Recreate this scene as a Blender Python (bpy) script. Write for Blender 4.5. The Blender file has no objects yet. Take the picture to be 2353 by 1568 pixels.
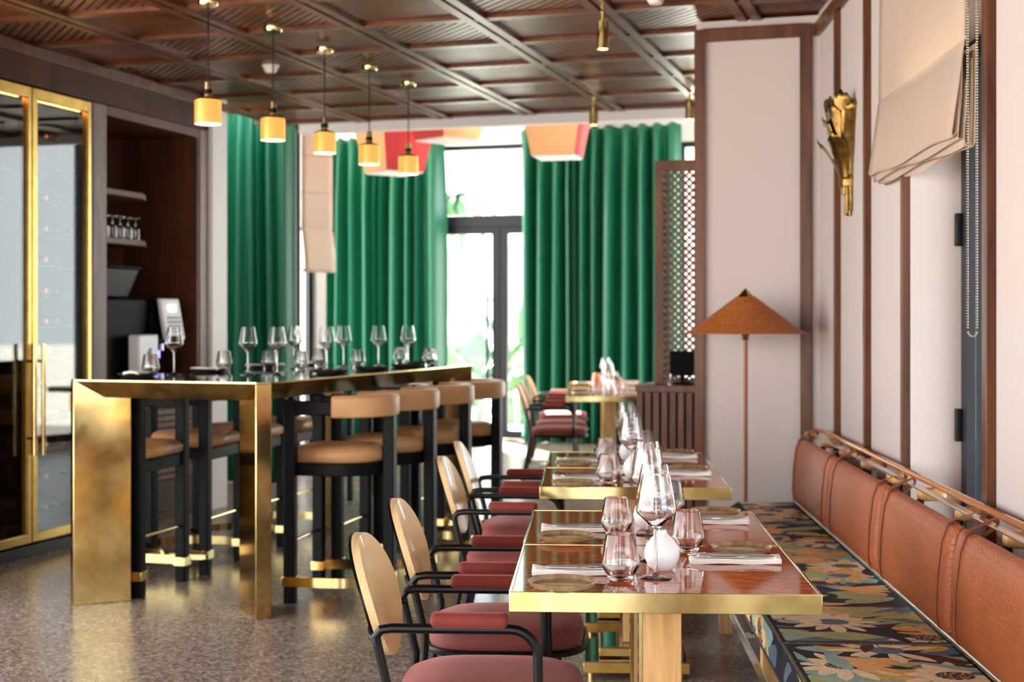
import bpy, math, random
from mathutils import Vector, Matrix
random.seed(7)
S = bpy.context.scene
COL = S.collection
PI = math.pi
# ------------------------------------------------------------------ frames
def frame(ang, ox, oy):
    s, c = math.sin(ang), math.cos(ang)
    return lambda a, b, z=0.0: (ox + a*c + b*s, oy - a*s + b*c, z)
AR = math.atan(.0534)              # dining tables, banquette, right wall
AB = math.radians(18.5)            # communal bar table
AC = math.radians(16.8)            # ceiling, left wall, far wall
RP = frame(AR, -.006, 3.21)
BP = frame(AB, -1.112, 6.424)
CP = frame(AC, 0, 0)
FP = frame(AC, .165, 16.0)         # far wall line
# ------------------------------------------------------------------ materials
def lin(c):
    return c/12.92 if c <= .04045 else ((c+.055)/1.055)**2.4
def rgb(r, g, b):
    return (lin(r/255), lin(g/255), lin(b/255), 1)
MATS = {}
def newmat(name):
    m = bpy.data.materials.new(name); m.use_nodes = True
    nt = m.node_tree
    b = nt.nodes['Principled BSDF']
    return m, nt, b
def N(nt, t, **kw):
    n = nt.nodes.new(t)
    for k, v in kw.items():
        setattr(n, k, v)
    return n
def ramp(nt, stops, interp='LINEAR'):
    r = N(nt, 'ShaderNodeValToRGB'); cr = r.color_ramp; cr.interpolation = interp
    while len(cr.elements) < len(stops): cr.elements.new(.5)
    for e, (p, c) in zip(cr.elements, stops):
        e.position = p; e.color = c
    return r
def coords(nt, scale=(1, 1, 1), rot=(0, 0, 0)):
    tc = N(nt, 'ShaderNodeTexCoord'); mp = N(nt, 'ShaderNodeMapping')
    mp.inputs['Scale'].default_value = scale; mp.inputs['Rotation'].default_value = rot
    nt.links.new(tc.outputs['Object'], mp.inputs['Vector'])
    return mp.outputs['Vector']
def plain(name, col, rough=.5, metal=0, bump=0, bscale=200, sheen=0, coat=0, spec=.5, trans=0, var=0, vscale=5):
    m, nt, b = newmat(name)
    b.inputs['Base Color'].default_value = col
    b.inputs['Roughness'].default_value = rough
    b.inputs['Metallic'].default_value = metal
    b.inputs['Specular IOR Level'].default_value = spec
    if sheen:
        b.inputs['Sheen Weight'].default_value = sheen; b.inputs['Sheen Roughness'].default_value = .35
        b.inputs['Sheen Tint'].default_value = tuple(min(1, x*1.6+.12) for x in col[:3])+(1,)
    if coat:
        b.inputs['Coat Weight'].default_value = coat; b.inputs['Coat Roughness'].default_value = .04
    if bump or var:
        v = coords(nt)
        n = N(nt, 'ShaderNodeTexNoise'); n.inputs['Scale'].default_value = bscale; n.inputs['Detail'].default_value = 4
        nt.links.new(v, n.inputs['Vector'])
        if bump:
            bp = N(nt, 'ShaderNodeBump'); bp.inputs['Strength'].default_value = bump; bp.inputs['Distance'].default_value = .002
            nt.links.new(n.outputs['Fac'], bp.inputs['Height']); nt.links.new(bp.outputs['Normal'], b.inputs['Normal'])
        if var:
            n2 = N(nt, 'ShaderNodeTexNoise'); n2.inputs['Scale'].default_value = vscale; n2.inputs['Detail'].default_value = 5
            nt.links.new(v, n2.inputs['Vector'])
            lo = tuple(x*(1-var) for x in col[:3])+(1,); hi = tuple(min(1, x*(1+var)) for x in col[:3])+(1,)
            r = ramp(nt, [(.3, lo), (.7, hi)])
            nt.links.new(n2.outputs['Fac'], r.inputs['Fac']); nt.links.new(r.outputs['Color'], b.inputs['Base Color'])
    MATS[name] = m
    return m
def wood(name, dark, light, scale=(2, 2, 30), rough=.4, coat=0, bump=.15, det=6, spec=.3):
    m, nt, b = newmat(name)
    v = coords(nt, scale)
    n = N(nt, 'ShaderNodeTexNoise'); n.inputs['Scale'].default_value = 1.0; n.inputs['Detail'].default_value = det
    n.inputs['Distortion'].default_value = .6
    nt.links.new(v, n.inputs['Vector'])
    r = ramp(nt, [(.28, dark), (.72, light)])
    nt.links.new(n.outputs['Fac'], r.inputs['Fac']); nt.links.new(r.outputs['Color'], b.inputs['Base Color'])
    b.inputs['Roughness'].default_value = rough; b.inputs['Specular IOR Level'].default_value = spec
    if coat:
        b.inputs['Coat Weight'].default_value = coat; b.inputs['Coat Roughness'].default_value = .05
    if bump:
        bp = N(nt, 'ShaderNodeBump'); bp.inputs['Strength'].default_value = bump; bp.inputs['Distance'].default_value = .001
        nt.links.new(n.outputs['Fac'], bp.inputs['Height']); nt.links.new(bp.outputs['Normal'], b.inputs['Normal'])
    MATS[name] = m
    return m
def brassy(name, c1, c2, r1, r2, scale=6):
    m, nt, b = newmat(name)
    v = coords(nt)
    n = N(nt, 'ShaderNodeTexNoise'); n.inputs['Scale'].default_value = scale; n.inputs['Detail'].default_value = 8
    n.inputs['Roughness'].default_value = .65
    nt.links.new(v, n.inputs['Vector'])
    r = ramp(nt, [(.35, c1), (.65, c2)])
    nt.links.new(n.outputs['Fac'], r.inputs['Fac']); nt.links.new(r.outputs['Color'], b.inputs['Base Color'])
    mr = N(nt, 'ShaderNodeMapRange'); mr.inputs['To Min'].default_value = r1; mr.inputs['To Max'].default_value = r2
    nt.links.new(n.outputs['Fac'], mr.inputs['Value']); nt.links.new(mr.outputs['Result'], b.inputs['Roughness'])
    b.inputs['Metallic'].default_value = 1
    MATS[name] = m
    return m
def emit(name, col, st):
    m, nt, b = newmat(name)
    b.inputs['Base Color'].default_value = (0, 0, 0, 1)
    b.inputs['Emission Color'].default_value = col; b.inputs['Emission Strength'].default_value = st
    MATS[name] = m
    return m

walnut = wood('walnut', rgb(48, 24, 12), rgb(90, 50, 27), (3, 3, 3), .4, 0, .1, 6, .12)
walnut_trim = wood('walnut_trim', rgb(58, 29, 14), rgb(112, 66, 36), (14, 14, 1.6), .36)
ceil_wood = wood('ceiling_walnut', rgb(70, 35, 17), rgb(122, 71, 38), (5, 5, 5), .33, 0, .15, 6, .36)
oak = wood('oak', rgb(176, 128, 74), rgb(222, 180, 122), (30, 30, 2), .45, 0)
ply = wood('beech_ply', rgb(205, 160, 108), rgb(232, 196, 148), (3, 3, 14), .4, .15)
ply_edge = wood('ply_edge', rgb(206, 166, 116), rgb(236, 206, 160), (120, 8, 8), .5, 0)
niche_wood = wood('niche_veneer', rgb(62, 34, 18), rgb(104, 62, 34), (5, 5, 1.2), .45, 0)
pale_jamb = wood('grey_washed_wood', rgb(120, 102, 98), rgb(152, 134, 128), (10, 10, 2), .5, 0)
screen_wood = wood('screen_wood', rgb(76, 46, 30), rgb(116, 76, 52), (12, 12, 2.5), .5, 0)
slat_wood = wood('slat_wood', rgb(82, 54, 42), rgb(124, 86, 68), (14, 14, 3), .5, 0)
burl = wood('red_burl', rgb(134, 54, 22), rgb(206, 104, 54), (22, 60, 10), .05, 0, 0, 10, .5)
brass = brassy('polished_brass', rgb(206, 178, 112), rgb(230, 208, 150), .05, .16, 9)
brass_old = brassy('aged_brass', rgb(196, 164, 100), rgb(232, 204, 142), .06, .18, 6)
brass_dull = brassy('satin_brass', rgb(190, 150, 76), rgb(214, 176, 100), .28, .4, 12)
brass_leaf = brassy('antique_brass', rgb(100, 78, 42), rgb(158, 126, 72), .22, .42, 25)
steel = plain('brushed_steel', rgb(200, 200, 202), .25, 1)
steel_fine = plain('cutlery_steel', rgb(215, 212, 208), .14, 1)
copper = plain('copper_rail', rgb(214, 150, 112), .16, 1)
black = plain('black_metal', rgb(9, 9, 10), .36, spec=.25)
charcoal = wood('charcoal_wood', rgb(9, 10, 12), rgb(18, 20, 23), (20, 20, 3), .5, 0, .15, 6, .14)
frame_black = plain('anthracite_frame', rgb(38, 40, 46), .5, spec=.3)
tan_leather = plain('tan_leather', rgb(206, 158, 108), .38, 0, .25, 260, var=.12, vscale=6)
rust_velvet = plain('coral_velvet', rgb(124, 44, 38), .8, 0, .3, 500, sheen=.9, var=.25, vscale=9)
seat_velvet = plain('rose_velvet', rgb(116, 54, 50), .8, 0, .3, 500, sheen=1.0, var=.22, vscale=7)
wall_paint = plain('blush_plaster', rgb(196, 184, 178), .75, 0, .12, 120)
white_paint = plain('white_paint', rgb(232, 230, 228), .6)
linen = plain('white_linen', rgb(240, 236, 230), .85, 0, .35, 700)
porcelain = plain('white_porcelain', rgb(236, 236, 238), .35, 0, .8, 240)
plate_mat = plain('stoneware_glaze', rgb(146, 122, 88), .22, 0, .2, 300, coat=.6, var=.3, vscale=40)
dark_plate = plain('dark_stoneware', rgb(48, 44, 40), .4, 0)
bar_top = plain('dark_stone_top', rgb(26, 30, 28), .07, 0, coat=.6, var=.5, vscale=8)
black_mirror = plain('dark_mirror', rgb(60, 44, 36), .05, 0, coat=1)
wicker = wood('woven_rattan', rgb(140, 74, 28), rgb(196, 116, 52), (90, 90, 40), .55, 0, .5)
pole_mat = plain('rattan_pole', rgb(150, 84, 40), .4)
hop_plastic = plain('smoke_plastic', rgb(22, 23, 28), .4, spec=.12)
appliance = plain('black_appliance', rgb(7, 7, 9), .5, spec=.05)
appl_white = plain('white_appliance', rgb(220, 220, 224), .35)
key_grey = plain('grey_key', rgb(150, 150, 156), .5)
red_shade = plain('red_lantern_fabric', rgb(206, 58, 62), .8)
red_shade.node_tree.nodes['Principled BSDF'].inputs['Emission Color'].default_value = (.9, .1, .1, 1); red_shade.node_tree.nodes['Principled BSDF'].inputs['Emission Strength'].default_value = .03
orange_shade = plain('orange_lantern_fabric', rgb(246, 186, 128), .8)
orange_shade.node_tree.nodes['Principled BSDF'].inputs['Emission Color'].default_value = (1, .55, .25, 1); orange_shade.node_tree.nodes['Principled BSDF'].inputs['Emission Strength'].default_value = .05
red_plastic = plain('red_plastic', rgb(190, 40, 46), .4)
blue_flower = plain('blue_bloom', rgb(20, 44, 140), .7)
bottle_glass = plain('dark_bottle_glass', rgb(14, 18, 14), .08, coat=.5)
capsule = plain('copper_capsule', rgb(222, 110, 50), .25, 1)
leaf_mat = plain('banana_leaf', rgb(34, 84, 26), .45, var=.3, vscale=4)
trunk_mat = plain('palm_trunk', rgb(150, 130, 112), .9, var=.3, vscale=8)
terrace_mat = plain('terrace_paving', rgb(190, 188, 182), .7, var=.1, vscale=3)
rose_wall = plain('rose_render', rgb(196, 164, 156), .8)
rattan_pale = plain('pale_rattan', rgb(214, 176, 124), .6)
fridge_dark = plain('cabinet_interior', rgb(22, 15, 12), .5)
led_warm = emit('warm_strip', (1, .45, .14, 1), 2)
lamp_white = emit('pendant_glow', (1, .8, .46, 1), .9)
spot_glow = emit('spot_glow', (1, .68, .28, 1), 1.6)
screen_glow = emit('machine_screen', (.7, .85, 1, 1), .6)
blue_led = emit('blue_led', (.1, .12, 1, 1), 1.0)

# woven/translucent blind fabric
def blind_fabric(name, col, t):
    m, nt, b = newmat(name)
    v = coords(nt)
    w = N(nt, 'ShaderNodeTexNoise'); w.inputs['Scale'].default_value = 350; w.inputs['Detail'].default_value = 3
    nt.links.new(v, w.inputs['Vector'])
    r = ramp(nt, [(.3, tuple(x*.88 for x in col[:3])+(1,)), (.7, col)])
    nt.links.new(w.outputs['Fac'], r.inputs['Fac']); nt.links.new(r.outputs['Color'], b.inputs['Base Color'])
    bp = N(nt, 'ShaderNodeBump'); bp.inputs['Strength'].default_value = .3; bp.inputs['Distance'].default_value = .001
    nt.links.new(w.outputs['Fac'], bp.inputs['Height']); nt.links.new(bp.outputs['Normal'], b.inputs['Normal'])
    b.inputs['Roughness'].default_value = .9
    tr = N(nt, 'ShaderNodeBsdfTranslucent'); tr.inputs['Color'].default_value = tuple(x*a for x, a in zip(col[:3], (1, .9, .78)))+(1,)
    mx = N(nt, 'ShaderNodeMixShader'); mx.inputs['Fac'].default_value = t
    nt.links.new(b.outputs[0], mx.inputs[1]); nt.links.new(tr.outputs[0], mx.inputs[2])
    nt.links.new(mx.outputs[0], nt.nodes['Material Output'].inputs['Surface'])
    return m
blind_mat = blind_fabric('linen_blind', rgb(226, 208, 188), .45)
# green velvet
def curtain_velvet():
    m, nt, b = newmat('green_velvet')
    b.inputs['Base Color'].default_value = rgb(8, 98, 70)
    b.inputs['Roughness'].default_value = .42
    b.inputs['Specular IOR Level'].default_value = .5
    b.inputs['Sheen Weight'].default_value = .35; b.inputs['Sheen Roughness'].default_value = .3
    b.inputs['Sheen Tint'].default_value = (.4, .9, .7, 1)
    return m
velvet_green = curtain_velvet()
def pane_mat(name, tint):
    m, nt, b = newmat(name)
    tr = N(nt, 'ShaderNodeBsdfTransparent'); tr.inputs['Color'].default_value = tint
    gl = N(nt, 'ShaderNodeBsdfGlossy'); gl.inputs['Roughness'].default_value = .02
    fr = N(nt, 'ShaderNodeFresnel'); ge = N(nt, 'ShaderNodeNewGeometry'); mr = N(nt, 'ShaderNodeMapRange')
    mr.inputs['To Min'].default_value = 1.5; mr.inputs['To Max'].default_value = 1/1.5      # a thin sheet: both faces reflect alike
    nt.links.new(ge.outputs['Backfacing'], mr.inputs['Value']); nt.links.new(mr.outputs['Result'], fr.inputs['IOR'])
    mx = N(nt, 'ShaderNodeMixShader')
    nt.links.new(fr.outputs[0], mx.inputs['Fac']); nt.links.new(tr.outputs[0], mx.inputs[1]); nt.links.new(gl.outputs[0], mx.inputs[2])
    nt.links.new(mx.outputs[0], nt.nodes['Material Output'].inputs['Surface'])
    return m
pane = pane_mat('window_pane', (.93, .97, .98, 1))
pane_dark = pane_mat('cabinet_pane', (.8, .78, .75, 1))
def glassware():
    m, nt, b = newmat('clear_glass')
    b.inputs['Base Color'].default_value = (1, 1, 1, 1)
    b.inputs['Roughness'].default_value = 0
    b.inputs['IOR'].default_value = 1.5
    b.inputs['Transmission Weight'].default_value = 1
    return m
glass = glassware()
# terrazzo
def terrazzo():
    m, nt, b = newmat('terrazzo')
    v = coords(nt)
    v1 = N(nt, 'ShaderNodeTexVoronoi'); v1.inputs['Scale'].default_value = 70
    v2 = N(nt, 'ShaderNodeTexVoronoi'); v2.inputs['Scale'].default_value = 160
    nt.links.new(v, v1.inputs['Vector']); nt.links.new(v, v2.inputs['Vector'])
    pal = [(0, rgb(70, 62, 58)), (.16, rgb(142, 126, 114)), (.4, rgb(168, 152, 140)), (.58, rgb(132, 114, 102)), (.74, rgb(196, 184, 172)), (.86, rgb(112, 98, 90)), (.93, rgb(58, 54, 54))]
    r1 = ramp(nt, pal, 'CONSTANT'); r2 = ramp(nt, pal, 'CONSTANT')
    for vv, r in ((v1, r1), (v2, r2)):
        sp = N(nt, 'ShaderNodeSeparateColor'); nt.links.new(vv.outputs['Color'], sp.inputs['Color'])
        nt.links.new(sp.outputs['Red'], r.inputs['Fac'])
    mx = N(nt, 'ShaderNodeMix', data_type='RGBA'); mx.inputs['Factor'].default_value = .5
    nt.links.new(r1.outputs['Color'], mx.inputs['A']); nt.links.new(r2.outputs['Color'], mx.inputs['B'])
    n = N(nt, 'ShaderNodeTexNoise'); n.inputs['Scale'].default_value = .9; n.inputs['Detail'].default_value = 4
    nt.links.new(v, n.inputs['Vector'])
    rr = ramp(nt, [(.3, (.78, .74, .71, 1)), (.7, (1, 1, 1, 1))])
    nt.links.new(n.outputs['Fac'], rr.inputs['Fac'])
    mu = N(nt, 'ShaderNodeMix', data_type='RGBA', blend_type='MULTIPLY'); mu.inputs['Factor'].default_value = 1
    nt.links.new(mx.outputs['Result'], mu.inputs['A']); nt.links.new(rr.outputs['Color'], mu.inputs['B'])
    nt.links.new(mu.outputs['Result'], b.inputs['Base Color'])
    b.inputs['Roughness'].default_value = .26
    b.inputs['Specular IOR Level'].default_value = .42
    return m
terrazzo_mat = terrazzo()
# embossed leather
def croc(name, col):
    m, nt, b = newmat(name)
    v = coords(nt, (1, 1, 1))
    vo = N(nt, 'ShaderNodeTexVoronoi'); vo.feature = 'DISTANCE_TO_EDGE'; vo.inputs['Scale'].default_value = 46
    vo.inputs['Randomness'].default_value = .55
    nt.links.new(v, vo.inputs['Vector'])
    r = ramp(nt, [(0, (0, 0, 0, 1)), (.12, (1, 1, 1, 1))])
    nt.links.new(vo.outputs['Distance'], r.inputs['Fac'])
    bp = N(nt, 'ShaderNodeBump'); bp.inputs['Strength'].default_value = .42; bp.inputs['Distance'].default_value = .0022
    nt.links.new(r.outputs['Color'], bp.inputs['Height']); nt.links.new(bp.outputs['Normal'], b.inputs['Normal'])
    n = N(nt, 'ShaderNodeTexNoise'); n.inputs['Scale'].default_value = 7; n.inputs['Detail'].default_value = 4
    nt.links.new(v, n.inputs['Vector'])
    rc = ramp(nt, [(.3, tuple(x*.82 for x in col[:3])+(1,)), (.7, tuple(min(1, x*1.12) for x in col[:3])+(1,))])
    nt.links.new(n.outputs['Fac'], rc.inputs['Fac']); nt.links.new(rc.outputs['Color'], b.inputs['Base Color'])
    b.inputs['Roughness'].default_value = .42
    return m
croc_mat = croc('embossed_leather', rgb(162, 84, 43))
leather_strap = plain('leather_strap', rgb(128, 66, 36), .5)
# perforated brass shade: lit dots show through the punched holes
def perforated():
    m, nt, b = newmat('perforated_brass')
    tc = N(nt, 'ShaderNodeTexCoord'); sp = N(nt, 'ShaderNodeSeparateXYZ')
    nt.links.new(tc.outputs['Object'], sp.inputs[0])
    at = N(nt, 'ShaderNodeMath', operation='ARCTAN2'); nt.links.new(sp.outputs['Y'], at.inputs[0]); nt.links.new(sp.outputs['X'], at.inputs[1])
    ma = N(nt, 'ShaderNodeMath', operation='MULTIPLY'); ma.inputs[1].default_value = 40; nt.links.new(at.outputs[0], ma.inputs[0])
    mz = N(nt, 'ShaderNodeMath', operation='MULTIPLY'); mz.inputs[1].default_value = 2*PI/.0100; nt.links.new(sp.outputs['Z'], mz.inputs[0])
    s1 = N(nt, 'ShaderNodeMath', operation='SINE'); nt.links.new(ma.outputs[0], s1.inputs[0])
    s2 = N(nt, 'ShaderNodeMath', operation='SINE'); nt.links.new(mz.outputs[0], s2.inputs[0])
    ad = N(nt, 'ShaderNodeMath', operation='ADD'); nt.links.new(s1.outputs[0], ad.inputs[0]); nt.links.new(s2.outputs[0], ad.inputs[1])
    gt = N(nt, 'ShaderNodeMath', operation='GREATER_THAN'); gt.inputs[1].default_value = .15; nt.links.new(ad.outputs[0], gt.inputs[0])
    b.inputs['Base Color'].default_value = rgb(214, 176, 96); b.inputs['Metallic'].default_value = 1; b.inputs['Roughness'].default_value = .3
    em = N(nt, 'ShaderNodeEmission'); em.inputs['Color'].default_value = (1, .5, .11, 1); em.inputs['Strength'].default_value = .3
    mx = N(nt, 'ShaderNodeMixShader')
    nt.links.new(gt.outputs[0], mx.inputs['Fac']); nt.links.new(b.outputs[0], mx.inputs[1]); nt.links.new(em.outputs[0], mx.inputs[2])
    nt.links.new(mx.outputs[0], nt.nodes['Material Output'].inputs['Surface'])
    return m
perf = perforated()
# printed fabric colours
def cloth(name, col, v=.18):
    return plain(name, col, .85, 0, .3, 600, var=v, vscale=60)
F_NAVY = cloth('print_navy', rgb(36, 36, 52)); F_CREAM = cloth('print_cream', rgb(246, 224, 190), .14); F_ORANGE = cloth('print_orange', rgb(242, 186, 120))
F_MUST = cloth('print_mustard', rgb(222, 184, 92)); F_TEAL = cloth('print_teal', rgb(148, 186, 180)); F_SAGE = cloth('print_sage', rgb(176, 184, 134))
F_BLUE = cloth('print_blue_grey', rgb(98, 118, 138)); F_RED = cloth('print_red', rgb(190, 66, 46)); F_MAR = cloth('print_maroon', rgb(84, 34, 38))
def dotted():
    m, nt, b = newmat('print_dotted')
    v = coords(nt)
    vo = N(nt, 'ShaderNodeTexVoronoi'); vo.inputs['Scale'].default_value = 120; nt.links.new(v, vo.inputs['Vector'])
    r = ramp(nt, [(.0, rgb(214, 176, 134)), (.42, rgb(50, 44, 50))], 'CONSTANT')
    nt.links.new(vo.outputs['Distance'], r.inputs['Fac']); nt.links.new(r.outputs['Color'], b.inputs['Base Color'])
    b.inputs['Roughness'].default_value = .85
    return m
F_DOT = dotted()
PRINT = [F_NAVY, F_CREAM, F_ORANGE, F_MUST, F_TEAL, F_SAGE, F_BLUE, F_RED, F_MAR, F_DOT]
# ------------------------------------------------------------------ mesh builder
class M:
    def __init__(s):
        s.v = []; s.f = []; s.mi = []; s.cur = 0
    def add(s, vs, fs):
        o = len(s.v); s.v += [tuple(v) for v in vs]
        for f in fs:
            s.f.append(tuple(i+o for i in f)); s.mi.append(s.cur)
        return s
    def mat(s, i):
        s.cur = i; return s
    def box(s, x0, x1, y0, y1, z0, z1, T=None):
        vs = [(x, y, z) for z in (z0, z1) for y in (y0, y1) for x in (x0, x1)]
        if T: vs = [T(*v) for v in vs]
        return s.add(vs, [(0, 2, 3, 1), (4, 5, 7, 6), (0, 1, 5, 4), (2, 6, 7, 3), (0, 4, 6, 2), (1, 3, 7, 5)])
    def bar(s, p0, p1, w, h, up=(0, 0, 1)):
        p0, p1 = Vector(p0), Vector(p1); d = (p1-p0).normalized(); up = Vector(up)
        if abs(d.dot(up)) > .98: up = Vector((1, 0, 0))
        r = d.cross(up).normalized()*w/2; u = r.cross(d).normalized()*h/2
        vs = [p0-r-u, p0+r-u, p0+r+u, p0-r+u, p1-r-u, p1+r-u, p1+r+u, p1-r+u]
        return s.add(vs, [(0, 1, 2, 3), (7, 6, 5, 4), (0, 4, 5, 1), (1, 5, 6, 2), (2, 6, 7, 3), (3, 7, 4, 0)])
    def prism(s, poly, z0, z1, top=None):
        top = top or poly; n = len(poly)
        vs = [(x, y, z0) for x, y in poly]+[(x, y, z1) for x, y in top]
        return s.add(vs, [tuple(range(n))[::-1], tuple(range(n, 2*n))]+[(i, (i+1) % n, n+(i+1) % n, n+i) for i in range(n)])
    def sweep(s, pts, sec, up=(0, 0, 1), closed=False):
        # sec: list of (side, up) offsets; constant up direction
        pts = [Vector(p) for p in pts]; n = len(pts); k = len(sec); up = Vector(up); vs = []
        for i, p in enumerate(pts):
            a = pts[(i-1) % n] if (closed or i > 0) else p
            b = pts[(i+1) % n] if (closed or i < n-1) else p
            t = (b-a).normalized(); r = t.cross(up).normalized()
            if 0 < i < n-1 or closed:
                t1 = (p-a).normalized(); sc = 1/max(.4, abs(t.dot(t1)))
            else: sc = 1
            vs += [p+r*(x*sc)+up*y for x, y in sec]
        fs = []
        for i in range(n if closed else n-1):
            j = (i+1) % n
            fs += [(i*k+q, i*k+(q+1) % k, j*k+(q+1) % k, j*k+q) for q in range(k)]
        if not closed: fs += [tuple(range(k))[::-1], tuple((n-1)*k+q for q in range(k))]
        return s.add(vs, fs)
    def tube(s, pts, r, n=10, closed=False):
        pts = [Vector(p) for p in pts]; m = len(pts); vs = []
        rs = r if isinstance(r, (list, tuple)) else [r]*m
        t0 = (pts[1]-pts[0]).normalized()
        nrm = t0.orthogonal().normalized()
        for i, p in enumerate(pts):
            a = pts[(i-1) % m] if (closed or i) else p
            b = pts[(i+1) % m] if (closed or i < m-1) else p
            t = (b-a).normalized()
            nrm = (nrm-t*nrm.dot(t)).normalized(); bi = t.cross(nrm)
            vs += [p+(nrm*math.cos(2*PI*q/n)+bi*math.sin(2*PI*q/n))*rs[i] for q in range(n)]
        fs = []
        for i in range(m if closed else m-1):
            j = (i+1) % m
            fs += [(i*n+q, i*n+(q+1) % n, j*n+(q+1) % n, j*n+q) for q in range(n)]
        if not closed: fs += [tuple(range(n))[::-1], tuple((m-1)*n+q for q in range(n))]
        return s.add(vs, fs)
    def cyl(s, p0, p1, r0, r1=None, n=20):
        return s.tube([p0, p1], [r0, r0 if r1 is None else r1], n)
    def lathe(s, prof, n=28, c=(0, 0, 0), closed=False):
        vs = []; k = len(prof)
        for q in range(n):
            a = 2*PI*q/n
            vs += [(c[0]+r*math.cos(a), c[1]+r*math.sin(a), c[2]+z) for r, z in prof]
        fs = []
        for q in range(n):
            w = (q+1) % n
            for i in range(k if closed else k-1):
                j = (i+1) % k
                fs.append((q*k+i, w*k+i, w*k+j, q*k+j))
        return s.add(vs, fs)
    def ell(s, c, r, nu=14, nv=8):
        prof = [(max(1e-4, math.cos(-PI/2+PI*i/nv)), math.sin(-PI/2+PI*i/nv)) for i in range(nv+1)]
        o = len(s.v); s.lathe(prof, nu)
        for i in range(o, len(s.v)):
            x, y, z = s.v[i]; s.v[i] = (c[0]+x*r[0], c[1]+y*r[1], c[2]+z*r[2])
        return s
    def grid(s, fn, nu, nv):
        vs = [fn(i/nu, j/nv) for j in range(nv+1) for i in range(nu+1)]
        return s.add(vs, [(j*(nu+1)+i, j*(nu+1)+i+1, (j+1)*(nu+1)+i+1, (j+1)*(nu+1)+i) for j in range(nv) for i in range(nu)])
    def xf(s, T):
        s.v = [tuple(T(*v)) for v in s.v]; return s
    def build(s, name, mats, parent=None, bevel=0, seg=2, smooth=35, solid=0, sub=0, recalc=True):
        import bmesh
        me = bpy.data.meshes.new(name); me.from_pydata(s.v, [], s.f)
        mats = mats if isinstance(mats, (list, tuple)) else [mats]
        for m in mats: me.materials.append(m)
        me.polygons.foreach_set('material_index', s.mi)
        bm = bmesh.new(); bm.from_mesh(me)
        bmesh.ops.remove_doubles(bm, verts=bm.verts, dist=1e-6)
        if recalc: bmesh.ops.recalc_face_normals(bm, faces=bm.faces)
        bm.to_mesh(me); bm.free()
        if smooth:
            me.polygons.foreach_set('use_smooth', [True]*len(me.polygons))
            me.set_sharp_from_angle(angle=math.radians(smooth))
        me.update()
        o = bpy.data.objects.new(name, me); COL.objects.link(o)
        if parent: o.parent = parent
        if bevel:
            b = o.modifiers.new('bevel', 'BEVEL'); b.width = bevel; b.segments = seg; b.limit_method = 'ANGLE'; b.angle_limit = math.radians(40)
        if solid:
            d = o.modifiers.new('solid', 'SOLIDIFY'); d.thickness = solid; d.offset = 0
        if sub:
            d = o.modifiers.new('sub', 'SUBSURF'); d.levels = sub; d.render_levels = sub
        return o
def tag(o, label, cat, group=None, kind=None):
    o['label'] = label; o['category'] = cat
    if group: o['group'] = group
    if kind: o['kind'] = kind
    return o
def struct(o):
    o['kind'] = 'structure'; return o
def thing(name, label, cat, loc=(0, 0, 0), rz=0, group=None):
    o = bpy.data.objects.new(name, None); COL.objects.link(o)
    o.location = loc; o.rotation_euler = (0, 0, rz); o.empty_display_size = .1
    return tag(o, label, cat, group)
def place(o, loc, rz=0):
    o.location = loc; o.rotation_euler = (0, 0, rz); return o
def copy_tree(o, parent=None):
    c = o.copy(); COL.objects.link(c); c.parent = parent
    for ch in list(o.children): copy_tree(ch, c)
    return c
class Proto:
    """first call uses the original, later calls copy it with all its parts"""
    def __init__(s, o): s.o = o; s.used = False
    def put(s, loc, rz, label, cat, group=None):
        o = copy_tree(s.o) if s.used else s.o
        s.used = True
        place(o, loc, rz); return tag(o, label, cat, group)
# ------------------------------------------------------------------ room shell
struct(M().prism([(-9, -6), (8, -6), (8, 13), (3.2, 16.3), (-3.6, 17.3), (-9, 16)], -.1, 0).build('floor', terrazzo_mat))
struct(M().prism([(-40, 16.31), (40, 10), (60, 70), (-60, 70)], -.14, -.03).build('ground_outside', terrace_mat))
# right wall with two window openings (R frame)
w = M()
WA, WT = 1.37, 1.64
for b0, b1, z0, z1 in ((-7.5, -2.3, 0, 3.0), (-2.3, -.3, 0, .4), (-2.3, -.3, 2.36, 3.0), (-.3, 1.08, 0, 3.0), (1.08, 2.13, 0, .4), (1.08, 2.13, 2.36, 3.0), (2.13, 4.9, 0, 3.0)):
    w.box(WA, WT, b0, b1, z0, z1, RP)
struct(w.build('wall_right', wall_paint))
def right_window(name, b0, b1):
    r = bpy.data.objects.new(name, None); COL.objects.link(r); struct(r)
    f = M(); a0, a1, t = 1.553, 1.62, .075
    f.box(a0, a1, b0, b0+t, .4, 2.36, RP); f.box(a0, a1, b1-t, b1, .4, 2.36, RP)
    f.box(a0, a1, b0+t, b1-t, .4, .4+t, RP); f.box(a0, a1, b0+t, b1-t, 2.36-t, 2.36, RP)
    f.build('window_frame', frame_black, r, .004)
    M().box(1.585, 1.589, b0+t, b1-t, .4+t, 2.36-t, RP).build('glass_pane', pane, r)
    for z in (1.69, .97):
        M().box(1.528, 1.553, b1-.028, b1-.002, z-.06, z+.06, RP).build('hinge', black, r, .003)
    return r
right_window('window_1', 1.08, 2.13)
right_window('window_2', -2.3, -.3)
# posts and rail on the right wall
k = 1
for b, wd in ((4.27, .035), (3.60, .035), (2.88, .035), (2.155, .035), (1.05, .05), (-.33, .05)):
    struct(M().box(WA-.03, WA+.001, b-wd/2, b+wd/2, 0, 2.82, RP).build('trim_%d' % k, walnut_trim, None, .004)); k += 1
struct(M().box(WA-.03, WA+.001, -7, 4.3, 2.82, 2.885, RP).build('trim_%d' % k, walnut_trim, None, .004)); k += 1
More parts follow.
